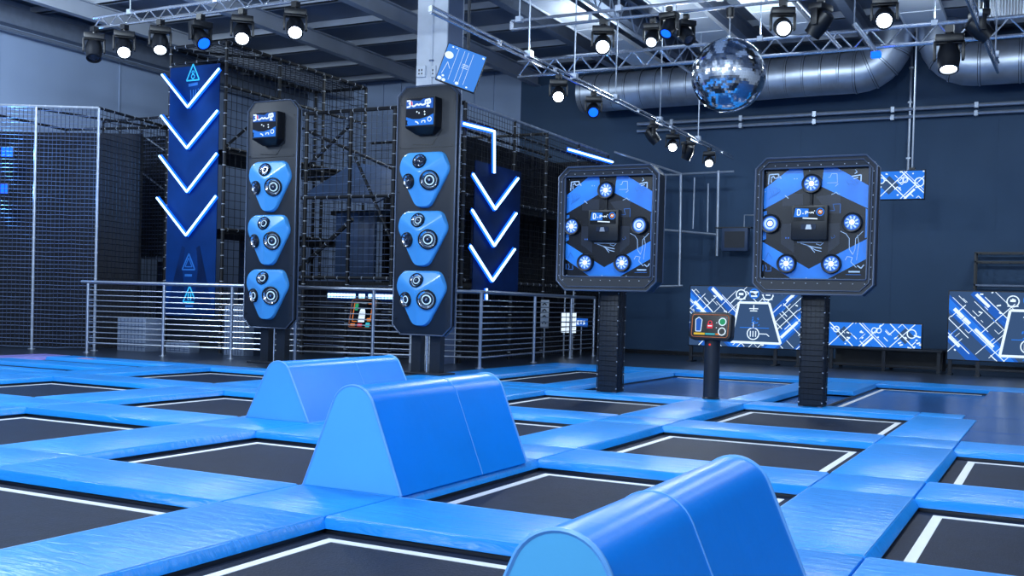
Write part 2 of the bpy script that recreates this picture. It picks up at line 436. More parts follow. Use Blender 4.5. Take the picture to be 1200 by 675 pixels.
GX = {(-4, -3): (-9.8, -9.0), (-3, -2): (-6.7, -5.85), (-2, -1): (-3.68, -2.82), (-1, 0): (-0.75, 0.0), (0, 1): (2.08, 2.76), (1, 2): (4.9, 5.6)}
GY = {(-1, 0): (-2.8, -2.05), (0, 1): (-0.04, 0.68), (1, 2): (2.65, 3.4), (2, 3): (5.55, 6.28), (3, 4): (8.66, 9.22)}
pads = {}
for (ra, rb), (y0, y1) in GY.items():
    for c, (x0, x1) in XH.items():
        if c == -4: continue
        if c == 1 and ra >= 2: continue
        near = (c, ra) in cells; far = (c, rb) in cells
        if not (near or far) or not seen(x0, x1, y0, y1): continue
        fl = ('F' if near else '') + ('B' if far else '')
        lab = ('blue pad strip along the far edge of ' + TL[(c, ra)][1]) if near else ('blue pad strip along the near edge of ' + TL[(c, rb)][1])
        pads[('h', c, ra)] = pad(x0, x1, y0, y1, fl, lab, 'vinyl')
    for (ca, cb), (x0, x1) in GX.items():
        if not seen(x0, x1, y0, y1): continue
        lab = None
        for key, pos in (((ca, ra), 'far right'), ((cb, ra), 'far left'), ((ca, rb), 'near right'), ((cb, rb), 'near left')):
            if key in cells: lab = 'square blue pad at the %s corner of %s' % (pos, TL[key][1]); break
        if not lab or (ca == 1): continue
        if ca == 0 and ra == 3: x1 = 2.6
        pads[('j', ca, ra)] = pad(x0, x1, y0, y1, '', lab, 'vinyl')
for (ca, cb), (x0, x1) in GX.items():
    for r, (y0, y1) in YH.items():
        left = (ca, r) in cells; right = (cb, r) in cells
        if not (left or right) or not seen(x0, x1, y0, y1): continue
        if ca == 1: continue
        fl = ('L' if left else '') + ('R' if right else '')
        lab = ('blue pad strip along the right side of ' + TL[(ca, r)][1]) if left else ('blue pad strip along the left side of ' + TL[(cb, r)][1])
        pads[('v', ca, r)] = pad(x0, x1, y0, y1, fl, lab, 'vinyl_v')
# right-hand flat area beyond the grid
b = MB(); b.box(2.6, 9, 6.28, 15.35, -0.25, -0.01)
for y in (7.4, 9.2, 11.0, 13.0): b.box(2.6, 9, y, y + 0.012, -0.01, -0.008)
for x in (3.9, 5.4, 6.9): b.box(x, x + 0.012, 6.28, 15.35, -0.01, -0.008)
tag(b.build('floor_mat', 'gloss_mat'), 'flat dark glossy mat at the right edge, level with the blue pads', 'mat')
pad(2.76, 4.9, 5.55, 6.28, 'F', 'blue pad strip along the far edge of the right edge third-row trampoline', 'vinyl')
# far left small openings
trampoline(-12.93, -9.8, 7.85, 8.62, 'narrow black trampoline in the far left corner beside the lavender pad', 0.1, 0.05)
trampoline(-12.4, -9.9, 6.45, 7.2, 'narrow black trampoline second from the far left corner, before the net cage', 0.1, 0.05)
trampoline(-12.93, -10.75, 4.3, 6.0, 'black trampoline cropped at the left edge behind the third row', 0.1, 0.05)
pad(-13.7, -12.95, 4.3, 9.2, 'R', 'lavender pad strip at the far left corner of the blue pads', 'lavender')
pad(-12.93, -9.8, 8.62, 9.22, 'F', 'blue pad strip along the far edge of the far left corner trampoline', 'vinyl')
pad(-12.93, -9.8, 7.2, 7.85, 'FB', 'blue pad strip between the two narrow trampolines at far left', 'vinyl')
pad(-12.93, -9.8, 6.0, 6.45, 'FB', 'thin blue pad strip just before the second narrow far left trampoline', 'vinyl')
pad(-10.7, -9.82, 3.4, 5.98, 'L', 'blue pad right of the trampoline cropped behind the third row at left', 'vinyl_v')
o = MB().box(-0.18, 0.18, -0.06, 0.06, 0, 0.004).build('tape_patch', 'pink', None, loc=(-12.0, 8.72, 0.0))
tag(o, 'small salmon pink tape patch on the far left blue pad', 'tape')
# right rear openings
trampoline(-4.77, -3.34, 9.75, 14.17, 'long black trampoline left of the left square board post, by the railing', 0.12, 0.06)
pad(-5.75, -4.77, 9.22, 14.17, 'R', 'blue pad strip beside the railing, left of the long rear trampoline', 'vinyl_v')
pad(-4.77, -3.34, 9.22, 9.75, 'B', 'short blue pad at the near end of the long rear trampoline', 'vinyl')
pad(-3.34, -2.8, 9.22, 14.17, 'LR', 'blue pad strip right of the long rear trampoline, behind the left board post', 'vinyl_v')
pad(-5.75, -2.8, 14.17, 15.35, 'F', 'blue pad along the far end of the long rear trampoline', 'vinyl')
trampoline(-2.8, -0.36, 9.22, 14.28, 'dark glossy trampoline behind the kiosk and the left square board post', 0.1, 0.06, 'B', True)
pad(-0.36, 0.05, 9.22, 14.28, 'LR', 'narrow blue pad strip running back between the two square board posts', 'vinyl_v')
pad(-2.8, -0.36, 14.28, 15.35, 'F', 'blue pad before the left court screen, behind the kiosk', 'vinyl')
pad(-0.36, 0.79, 14.28, 15.35, '', 'square blue pad behind the right square board post', 'vinyl')
pad(0.07, 0.79, 12.06, 14.26, 'FR', 'blue pad block projecting at the left end of the right rear trampoline', 'vinyl_v')
pad(0.79, 4.9, 14.28, 15.35, 'F', 'blue pad before the bench and the right court screen', 'vinyl')
t = trampoline(0.81, 2.58, 9.24, 14.28, 'dark glossy trampoline at right rear behind the right square board post', 0.1, 0.06, 'BL', True)
o = MB().box(0.05, 0.78, 9.24, 12.04, -0.25, -0.085).build('floor_mat', 'gloss_mat'); tag(o, 'dark mat beside the right square board post, before the blue pad block', 'mat')

# ================================================================== WEDGES
def wedge(cx, y0, y1, hw, H, r, label, seam=0.6):
    t = thing('foam_wedge', label, 'wedge', (cx, (y0 + y1) / 2, 0.0))
    # rounded A profile: tangent lines to a circle at the top
    zc = H - r
    d = math.hypot(hw, zc); a = math.asin(r / d); base = math.atan2(zc, hw)   # seen from the right foot
    th = PI / 2 - (base + a - 0)                                             # tangent direction angle
    # tangent point
    ang = base + a
    L_ = math.sqrt(d * d - r * r)
    tp = (hw - L_ * math.cos(ang), L_ * math.sin(ang))
    a0 = math.atan2(tp[1] - zc, tp[0])
    prof = [(hw, 0.0)]
    n = 14
    for i in range(n + 1):
        q = a0 + (PI - 2 * a0) * i / n
        prof.append((r * math.cos(q), zc + r * math.sin(q)))
    prof.append((-hw, 0.0))
    hl = (y1 - y0) / 2
    b = MB()
    k = len(prof); ys = [-hl, hl]
    b.add([(x, y, z) for y in ys for x, z in prof], [(i, k + i, k + i + 1, i + 1) for i in range(k - 1)] + [(0, k - 1, 2 * k - 1, k)])
    b.build('cover', 'wedge', t, ang=30)
    b = MB(); b.prism([(x, z) for x, z in prof], -hl - 0.006, -hl, 0); b.build('end_panel', 'wedge_end', t)
    b = MB(); b.prism([(x, z) for x, z in prof], hl, hl + 0.006, 0); b.build('end_panel', 'wedge_end', t)
    for y in (-hl - 0.002, hl + 0.002):
        MB().tube([(x, y, z) for x, z in prof], 0.009, 6).build('piping', 'piping', t)
    MB().tube([(x * 1.002, -hl + 2 * hl * seam, z + 0.001) for x, z in prof], 0.0035, 5).build('seam', 'piping', t)
    return t
wedge(-0.355, 0.70, 2.42, 0.375, 0.66, 0.16, 'blue padded wedge in the middle, largest in full view', 0.6)
wedge(-3.215, 3.42, 5.36, 0.385, 0.575, 0.15, 'blue padded wedge farthest back, left of the middle wedge', 0.58)
wedge(2.415, -2.2, -0.5, 0.36, 0.60, 0.15, 'blue padded wedge in the foreground at bottom right, cropped by the frame', 0.42)

# ================================================================== RAILING
def railing():
    P = [Vector((-13.53, 10.05, 0)), Vector((-11.85, 10.4, 0)), Vector((-10.45, 10.75, 0)), Vector((-9.2, 11.1, 0)), Vector((-7.75, 11.55, 0)), Vector((-5.83, 12.2, 0)), Vector((-6.05, 14.88, 0)), Vector((-6.27, 17.2, 0)), Vector((-6.42, 18.9, 0))]
    t = thing('steel_railing', 'stainless steel railing with horizontal bars before the net structures', 'railing', P[5])
    o = P[5]; H = 1.4
    for p in P:
        q = p - o
        b = MB(); b.tube([q, q + Vector((0, 0, H - 0.02))], 0.032, 12); b.lathe([(0.075, 0.0), (0.075, 0.015), (0.04, 0.02)], Matrix.Translation(q), 14)
        b.build('post', 'stainless', t)
    ex = [P[0] + (P[0] - P[1]).normalized() * 0.15] + P[1:]
    MB().tube([p - o + Vector((0, 0, H)) for p in ex[:6]], 0.036, 12).build('handrail', 'stainless', t)
    MB().tube([p - o + Vector((0, 0, H)) for p in P[5:]], 0.036, 12).build('handrail', 'stainless', t)
    for i in range(11):
        z = 0.2 + i * 0.105
        b = MB(); b.tube([p - o + Vector((0, 0, z)) for p in P], 0.011 if i else 0.018, 6)
        b.build('bar', 'stainless', t)
railing()

# ================================================================== TARGET TOWERS (tall, three blue masks)
def lamp_mesh(X, r, ringmat):
    """recessed lamp looking along local +z of X; slots black, chrome, ring, glass, core"""
    b = MB()
    b.lathe([(r, -0.03), (r, 0.02), (r * 0.93, 0.035), (r * 0.84, 0.02)], X, 24, 0, capb=False)
    b.lathe([(r * 0.84, 0.02), (r * 0.62, -0.005), (r * 0.6, -0.01)], X, 24, 1, capa=False, capb=False)
    b.lathe([(r * 0.62, -0.008), (r * 0.6, 0.0), (r * 0.5, 0.002)], X, 24, 3, capa=False, capb=False)
    b.lathe([(r * 0.5, 0.002), (r * 0.48, 0.008), (r * 0.38, 0.008)], X, 24, 2, capa=False, capb=False)
    b.lathe([(r * 0.38, 0.008), (r * 0.26, 0.02), (r * 0.1, 0.026)], X, 24, 3, capa=False, capb=False)
    b.lathe([(r * 0.12, 0.025), (r * 0.1, 0.032), (r * 0.02, 0.034)], X, 12, 1, capa=False)
    return b
def mask(t, zc, lit):
    """moulded three-facet blue face, front at -y"""
    outl = []
    ctr = [(-0.37, 0.42), (0.37, 0.42), (0.495, 0.14), (0.13, -0.49), (-0.13, -0.49), (-0.495, 0.14)]
    # round the corners
    P = [Vector((x, z)) for x, z in ctr]; n = len(P)
    for i in range(n):
        a, p, c = P[i - 1], P[i], P[(i + 1) % n]
        l = 0.1
        s = p + (a - p).normalized() * l; e = p + (c - p).normalized() * l
        for k_ in range(5):
            q = k_ / 4; outl.append(s * (1 - q) ** 2 + p * 2 * q * (1 - q) + e * q * q)
    fine = []
    for i in range(len(outl)):
        a, c = outl[i], outl[(i + 1) % len(outl)]; m_ = max(1, int((c - a).length / 0.04))
        for k_ in range(m_): fine.append(a + (c - a) * (k_ / m_))
    fine = fine[::-1]           # counter-clockwise seen from the front (-y): x right, z up
    apex = Vector((-0.02, 0.07))
    nrm = [Vector((0, 1)), Vector((-0.87, -0.42)).normalized(), Vector((0.87, -0.42)).normalized()]
    dist = [0.35, 0.4, 0.42]
    def h(p):
        q = p - apex
        hs = [1 - max(0, q.dot(nrm[i])) / dist[i] for i in range(3)]
        s = -math.log(sum(math.exp(-26 * v) for v in hs)) / 26
        return 0.04 + 0.125 * max(0.0, s + 0.08)
    rings = [1.0, 1.0, 0.965, 0.9, 0.8, 0.68, 0.56, 0.44, 0.32, 0.2, 0.1]
    b = MB(); vs = []; fs = []; N = len(fine)
    for ri, s in enumerate(rings):
        for p in fine:
            q = apex + (p - apex) * s
            y = 0 if ri == 0 else -(h(q) if ri > 1 else min(0.03, h(q)))
            vs.append((q.x, y, q.y))
    for ri in range(len(rings) - 1):
        for i in range(N):
            j = (i + 1) % N
            fs.append((ri * N + i, (ri + 1) * N + i, (ri + 1) * N + j, ri * N + j))
    vs.append((apex.x, -h(apex), apex.y)); c = len(vs) - 1; o = (len(rings) - 1) * N
    for i in range(N): fs.append((o + i, c, o + (i + 1) % N))
    b.add(vs, [f[::-1] for f in fs]) if False else b.add(vs, fs)
    mo = b.build('target_mask', 'maskblue', t, ang=50, loc=(0, -0.12, zc))
    lamps = [((-0.04, 0.26), 0.122, (0.05, -1.0, 0.28)), ((-0.25, -0.055), 0.125, (-0.3, -1.0, -0.1)), ((0.16, -0.05), 0.165, (0.28, -1.0, -0.12))]
    for i, (p, r, d) in enumerate(lamps):
        q = Vector(p); y = -h(q)
        X = aimM((q.x, y - 0.012, q.y), d)
        b = lamp_mesh(X, r, 0)
        lm = ['led_ring', 'glass'] if (i == 2 or lit[i]) else ['glass', 'glass']
        b.build('lamp', ['black', 'chrome', lm[0], 'glass'], mo)
def oct_poly(x0, x1, z0, z1, c):
    return [(x0 + c, z0), (x1 - c, z0), (x1, z0 + c), (x1, z1 - c), (x1 - c, z1), (x0 + c, z1), (x0, z1 - c), (x0, z0 + c)]
LOGO = [  # strokes of the header lettering, as they read in the photograph
    [(0.02, 0.93), (0.14, 0.93), (0.14, 0.72), (0.02, 0.70)], [(0.14, 0.86), (0.09, 0.82)], [(0.19, 0.90), (0.22, 0.74), (0.28, 0.72)],
    [(0.28, 0.72), (0.40, 0.80), (0.46, 0.75), (0.52, 0.80), (0.58, 0.75), (0.70, 0.78)], [(0.70, 0.78), (0.70, 0.92), (0.86, 0.95), (0.88, 0.82), (0.74, 0.79)], [(0.79, 0.94), (0.79, 0.68)], [(0.74, 0.70), (0.86, 0.69)]]
def target_tower(cx, y, px0, label):
    t = thing('target_tower', label, 'target tower', (cx, y + 0.15, 0))
    z0, z1 = 0.66, 4.72; w = 0.555
    b = MB(); b.box(-0.26, -0.08, 0.0, 0.14, 0.02, z0 + 0.6); b.box(0.1, 0.3, 0.0, 0.14, 0.02, z0 + 0.6)
    for s in (-0.17, 0.2):
        for z in (0.2, 0.35, 0.5): b.box(s - 0.06, s + 0.06, -0.004, 0.0, z, z + 0.012)
    b.build('post', 'charcoal', t)
    MB().tube([(0.02, 0.05, 0.02), (0.02, 0.05, z0 + 0.3)], 0.02, 8).build('cable_pipe', 'alu', t)
    MB().box(-0.42, 0.42, -0.18, 0.3, 0, 0.03).build('base_plate', 'charcoal', t, 0.006)
    b = MB(); b.prism(oct_poly(-w, w, z0, z1, 0.15), -0.12, 0.0, 0); b.build('backboard', 'charcoal', t, 0.008)
    b = MB()
    for pl in (oct_poly(-w - 0.012, w + 0.012, z0 - 0.012, z1 + 0.012, 0.155),):
        b.tube([(x, -0.118, z) for x, z in pl], 0.012, 6, closed=True); b.tube([(x, -0.002, z) for x, z in pl], 0.012, 6, closed=True)
    b.build('edge_trim', 'edge', t)
    b = MB()
    b.ribbon([(-w, 3.72), (w, 3.72)], 0.008, -0.12); b.ribbon([(-0.25, 3.78), (0.12, 3.76), (0.3, 4.0)], 0.012, -0.12)
    for x in (-w + 0.05, w - 0.05):
        for z in (0.9, 1.6, 2.3, 3.0, 3.75, 4.45):
            b.lathe([(0.012, 0), (0.012, 0.008)], aimM((x, -0.12, z), (0, -1, 0)), 8)
    b.build('panel_joint', 'black', t)
    # header box with display
    hx0, hx1, hz0, hz1 = -0.27, 0.29, 4.02, 4.50
    b = MB(); b.box(hx0, hx1, -0.34, -0.12, hz0, hz1)
    b.add([(hx0, -0.34, hz0), (hx1, -0.34, hz0), (hx1, -0.12, hz0), (hx0, -0.12, hz0), (hx0 + 0.12, -0.2, hz0 - 0.1), (hx1 - 0.12, -0.2, hz0 - 0.1), (hx1 - 0.12, -0.12, hz0 - 0.1), (hx0 + 0.12, -0.12, hz0 - 0.1)],
          [(0, 1, 5, 4), (1, 2, 6, 5), (2, 3, 7, 6), (3, 0, 4, 7), (4, 5, 6, 7)])
    hb = b.build('header_box', 'black', t, 0.006)
    W, Hh = hx1 - hx0, hz1 - hz0; yy = -0.342
    b = MB(); b.prism([(hx0 + 0.015, hz0 + 0.015), (hx1 - 0.015, hz0 + 0.015), (hx1 - 0.015, hz1 - 0.015), (hx0 + 0.015, hz1 - 0.015)], yy - 0.004, yy, 0)
    T = lambda u, v: (hx0 + 0.02 + u * (W - 0.04), hz0 + 0.02 + v * (Hh - 0.04))
    b.prism([T(0.0, 0.64), T(0.7, 0.64), T(0.98, 0.62), T(0.98, 0.99), T(0.62, 0.98), T(0.5, 0.9), T(0.0, 0.97)], yy - 0.006, yy - 0.004, 1)
    b.prism([T(0, 0.02), T(1, 0.02), T(1, 0.42), T(0.8, 0.32), T(0.5, 0.24), T(0.25, 0.25), T(0, 0.34)], yy - 0.006, yy - 0.004, 2)
    for st in LOGO: b.ribbon([T(*p) for p in st], 0.026, yy - 0.006, 3)
    b.ribbon([T(0.19, 0.9), T(0.22, 0.76)], 0.02, yy - 0.0105, 4)
    for u, v in ((0.38, 0.53), (0.46, 0.48), (0.66, 0.52), (0.67, 0.42)): b.ribbon([T(u, v), T(u + 0.03, v - 0.03)], 0.022, yy - 0.006, 3)
    b.ribbon([T(0.34, 0.16), T(0.42, 0.13), T(0.46, 0.07)], 0.02, yy - 0.006, 3)
    b.ribbon([T(0.58, 0.1), T(0.58, 0.17), T(0.7, 0.18), T(0.7, 0.1)], 0.014, yy - 0.006, 3)
    b.ring(*T(0.86, 0.22), 0.035, 0.012, yy - 0.006, 3, 10)
    b.prism([T(0, 0.03), T(0.07, 0.05), T(0.04, 0.13), T(0.06, 0.2), T(0, 0.24)], yy - 0.008, yy - 0.006, 5)
    b.build('display', ['scr_deep', 'scr_mid', 'scr_blue', 'scr_white', 'scr_red', 'scr_deep'], hb)
    for zc, lit in ((3.22, (0, 0)), (2.26, (1, 0)), (1.28, (1, 1)) ):
        mask(t, zc, (lit[0], lit[1], 1))
    return t
target_tower(-9.13, 10.2, 0, 'tall black tower with three blue lamp faces, left of the two, by the chevron banner')
target_tower(-5.74, 10.0, 0, 'tall black tower with three blue lamp faces, right of the two, before the white column')

# ================================================================== SQUARE TARGET BOARDS
def square_board(cx, y, label, variant):
    t = thing('target_board', label, 'target board', (cx, y, 0))
    z0, z1, w, c = 1.42, 3.14, 0.74, 0.13
    b = MB(); b.box(-0.14, 0.14, 0.0, 0.26, 0.0, z0 + 0.05, 0); b.build('post', 'charcoal', t, 0.008)
    b = MB()
    b.net((-0.145, -0.006, 0.02), (0.145, -0.006, 0.02), (-0.145, -0.006, z0), 5, 20, 0.003, 0, jit=0.003)
    b.net((0.147, 0.0, 0.02), (0.147, 0.26, 0.02), (0.147, 0.0, z0), 4, 20, 0.003, 0, jit=0.003)
    for x, yv in ((-0.145, -0.008), (0.145, -0.008), (0.147, 0.262)):
        b.tube([(x, yv, 0.01), (x, yv, z0)], 0.008, 6, 0)
        for i in range(8): b.lathe([(0.0088, 0), (0.0088, 0.012)], Matrix.Translation((x, yv, 0.05 + i * 0.19)), 8, 1)
    b.build('net_sleeve', ['net', 'tie'], t)
    b = MB()
    for x, yv in ((-0.12, 0.0), (0.12, 0.0), (0.12, 0.26), (-0.12, 0.26)): b.box(x - 0.03, x + 0.03, yv - 0.015, yv + 0.015, 0, 0.012)
    b.build('foot_bracket', 'edge', t)
    # octagonal surround, deep frame
    out = oct_poly(-w, w, z0, z1, c); D = -0.16
    ib = 0.085
    inn = oct_poly(-w + ib, w - ib, z0 + 0.19, z1 - 0.19 + 0.06, 0.02)
    b = MB(); k_ = 8
    vs = [(x, D, z) for x, z in out] + [(x, D + 0.02, z) for x, z in inn] + [(x, D + 0.1, z) for x, z in inn] + [(x, 0.1, z) for x, z in out]
    fs = []
    for i in range(k_):
        j = (i + 1) % k_
        fs += [(i, j, k_ + j, k_ + i), (k_ + i, k_ + j, 2 * k_ + j, 2 * k_ + i), (i, 3 * k_ + i, 3 * k_ + j, j)]
    fs.append(tuple(3 * k_ + i for i in range(k_ - 1, -1, -1)))
    b.add(vs, fs); b.build('frame', 'charcoal', t, ang=20)
    b = MB()
    b.tube([(x, D - 0.004, z) for x, z in out], 0.013, 6, closed=True); b.tube([(x, 0.1, z) for x, z in out], 0.01, 6, closed=True)
    o2 = oct_poly(-w + 0.05, w - 0.05, z0 + 0.05, z1 - 0.05, c - 0.02)
    b.tube([(x, D - 0.002, z) for x, z in o2], 0.007, 6, closed=True)
    b.tube([(x, D + 0.016, z) for x, z in inn], 0.012, 6, closed=True)
    for i in range(10):
        q = -w + 0.1 + i * (2 * w - 0.2) / 9
        for z in (z0 + 0.14, z1 - 0.1): b.lathe([(0.006, 0), (0.006, 0.006)], aimM((q, D - 0.002, z), (0, -1, 0)), 8, 1)
        zq = z0 + 0.2 + i * (z1 - z0 - 0.4) / 9
        for x in (-w + 0.035, w - 0.035): b.lathe([(0.006, 0), (0.006, 0.006)], aimM((x, D, zq), (0, -1, 0)), 8, 1)
    b.build('frame_trim', ['edge', 'tie'], t)
    # printed board
    X0, X1, Z0, Z1 = -w + ib, w - ib, z0 + 0.19, z1 - 0.13
    T = lambda u, v: (X0 + u / 580 * (X1 - X0), Z1 - (v - 45) / 625 * (Z1 - Z0))
    yb = D + 0.09
    b = MB()
    b.prism([(X0, Z0), (X1, Z0), (X1, Z1), (X0, Z1)], yb, yb + 0.02, 0)
    def quad(pts, mi, dy=0.003): 
        q = [T(*p) for p in pts]
        if sum((q[i][0] * q[(i + 1) % len(q)][1] - q[(i + 1) % len(q)][0] * q[i][1]) for i in range(len(q))) < 0: q = q[::-1]
        b.prism(q, yb - dy, yb, mi)
    quad([(1, 155), (140, 47), (215, 47), (225, 150), (1, 272)], 1); quad([(320, 150), (330, 47), (400, 47), (579, 155), (579, 280)], 1)
    quad([(1, 458), (265, 610), (265, 668), (170, 668), (1, 560)], 1); quad([(579, 438), (265, 610), (265, 668), (365, 668), (579, 548)], 1)
    quad([(1, 285), (20, 280), (20, 440), (1, 450)], 1); quad([(560, 275), (579, 288), (579, 430), (560, 440)], 1)
    quad([(105, 355), (180, 355), (180, 520), (105, 470)], 2, 0.002); quad([(365, 355), (425, 355), (425, 470), (365, 520)], 2, 0.002)
    quad([(105, 185), (220, 185), (220, 255), (105, 255)], 2, 0.002); quad([(290, 205), (425, 190), (425, 300), (365, 300)], 2, 0.002)
    R = lambda pts, wd=0.008, mi=0: b.ribbon([T(*p) for p in pts], wd, yb - 0.003, mi + 3)
    R([(25, 130), (28, 75), (80, 72), (82, 95)], 0.014); R([(38, 100), (50, 82), (62, 98), (90, 86), (95, 100)], 0.012); R([(40, 85), (40, 120)], 0.012)
    for i in range(5): R([(28 + i * 14, 140 + i * 3), (45 + i * 12, 185 - i * 4), (30 + i * 9, 215 - i * 5)], 0.004, 1)
    R([(355, 100), (365, 100), (372, 80), (402, 80), (405, 130), (350, 130)], 0.006); R([(410, 135), (395, 150)], 0.006)
    for i in range(6): R([(450 + i * 12, 120 + (i % 2) * 18), (470 + i * 10, 150 - (i % 3) * 12)], 0.004, 1)
    R([(498, 60), (508, 75), (496, 82)], 0.01); R([(480, 98), (530, 90), (530, 125)], 0.014); R([(490, 110), (515, 104)], 0.012)
    R([(375, 195), (390, 190), (400, 182), (412, 195), (420, 192)], 0.006)
    R([(370, 285), (395, 285), (385, 250), (425, 248), (425, 300)], 0.007, 1)
    R([(195, 460), (330, 462)], 0.008, 0); R([(340, 462), (325, 478), (300, 470)], 0.008)
    R([(215, 466), (275, 485), (330, 495)], 0.01); R([(250, 478), (300, 505), (330, 512)], 0.008); R([(270, 490), (295, 518)], 0.008)
    R([(395, 420), (402, 432), (385, 440), (380, 430)], 0.004, 1)
    for x in (132, 146): R([(x, 432), (x, 440)], 0.012, 2)
    R([(120, 195), (140, 212)], 0.01); R([(168, 100), (172, 104)], 0.01); R([(182, 100), (186, 104)], 0.01)
    R([(430, 400), (460, 415), (478, 440), (480, 500), (500, 530), (510, 500), (512, 440), (550, 400)], 0.007); R([(520, 420), (530, 470), (520, 560)], 0.006)
    R([(460, 560), (470, 540), (498, 545), (490, 570), (520, 600)], 0.008)
    R([(525, 590), (545, 605), (560, 585)], 0.014); R([(480, 624), (540, 624)], 0.018); R([(465, 640), (545, 640)], 0.007, 1)
    R([(8, 590), (8, 625)], 0.012, 1); R([(22, 590), (30, 610), (22, 625), (55, 625), (52, 600)], 0.01, 1)
    R([(18, 560), (35, 520), (60, 555)], 0.004, 1)
    for x in (12, 250, 410, 570):
        for z in (58, 660): R([(x, z), (x + 4, z + 3)], 0.01)
    for z in (170, 300, 430, 560):
        for x in (5, 572): R([(x, z), (x + 4, z + 3)], 0.01)
    b.build('printed_board', ['print_dark', 'band', 'print_slate', 'print_white', 'faint', 'led_blade'], t)
    # lamps
    lp = [(268, 133), (45, 355), (492, 352), (143, 582), (388, 582)]
    ringed = {1: (2,), 2: (1,)}[variant]
    for i, p in enumerate(lp):
        x, z = T(*p); r = 0.124
        X = aimM((x, yb - 0.003, z), (0, -1, 0))
        b = MB(); b.lathe([(r, 0), (r, 0.05), (r * 0.94, 0.065), (r * 0.8, 0.06), (r * 0.76, 0.035)], X, 28, 0, capb=False)
        lo = b.build('button_lamp', 'black', t)
        b = MB()
        b.lathe([(r * 0.765, 0.034), (r * 0.5, 0.042), (r * 0.28, 0.046)], X, 28, 0, mis=[0, 0], capa=False)
        b.lathe([(r * 0.26, 0.0455), (r * 0.25, 0.052), (r * 0.05, 0.055)], X, 16, 1, capa=False)
        if i in ringed:
            b.tube([X @ Vector((r * 0.5 * math.cos(q * PI / 12), r * 0.5 * math.sin(q * PI / 12), 0.046)) for q in range(24)], 0.013, 6, 2, closed=True)
        else:
            for q in range(9):
                a = q * 2 * PI / 9 + 0.3
                b.bar(X @ Vector((r * 0.33 * math.cos(a), r * 0.33 * math.sin(a), 0.047)), X @ Vector((r * 0.64 * math.cos(a + 0.18), r * 0.64 * math.sin(a + 0.18), 0.042)), 0.02, 0.006, 2, up=(0, 1, 0))
        b.build('lens', ['led_blade', 'led_core', 'led_ring'], lo)
    # centre display box
    a0 = T(168, 450); a1 = T(366, 256); x0, zb_ = a0; x1, zt_ = a1
    b = MB(); b.box(x0, x1, yb - 0.1, yb, zb_, zt_)
    bx = b.build('centre_box', 'black', t, 0.012)
    xm = lambda u, v: T(u, v); yf = yb - 0.101
    b = MB()
    b.prism([xm(180, 345), xm(350, 345), xm(350, 268), xm(180, 268)], yf - 0.002, yf, 0)
    b.prism([xm(182, 322), xm(262, 322), xm(262, 276), xm(190, 272)], yf - 0.003, yf - 0.001, 1)
    rr = lambda pts, wd=0.01, mi=2: b.ribbon([xm(*p) for p in pts], wd, yf - 0.003, mi)
    rr([(202, 280), (202, 312), (212, 312), (218, 304), (218, 288), (212, 280), (202, 280)], 0.012)
    rr([(232, 300), (233, 306)], 0.012); rr([(246, 308), (246, 290), (256, 290), (258, 298), (248, 300)], 0.01); rr([(262, 298), (270, 298)], 0.009)
    rr([(274, 304), (276, 294), (282, 300), (288, 294), (290, 304)], 0.009); rr([(293, 290), (297, 287)], 0.01)
    rr([(232, 328), (312, 333)], 0.014); 
    cx_, cz_ = xm(326, 295); b.ring(cx_, cz_, 0.045, 0.012, yf - 0.003, 1, 16); b.ring(cx_, cz_, 0.022, 0.016, yf - 0.003, 3, 10)
    rr([(318, 302), (324, 288), (330, 300), (336, 286)], 0.008)
    b.build('display', ['scr_black', 'scr_blue', 'scr_white', 'scr_orange'], bx)
    b = MB(); b.prism([xm(225, 392), xm(305, 392), xm(305, 362), xm(225, 362)], yf - 0.012, yf, 0); b.prism([xm(250, 392), xm(285, 392), xm(278, 366), xm(256, 366)], yf - 0.03, yf - 0.01, 1)
    b.build('sensor', ['glass', 'chrome'], bx)
    b = MB(); b.tube([xm_ for xm_ in [(T(268, 160)[0], yb - 0.012, T(268, 160)[1]), (T(268, 256)[0], yb - 0.012, T(268, 256)[1])]], 0.02, 8)
    b.build('cable_duct', 'black', t)
    return t
square_board(-2.03, 9.02, 'square framed target board with five lamps, left of the two square boards', 1)
square_board(0.80, 8.9, 'square framed target board with five lamps, right of the two square boards', 2)

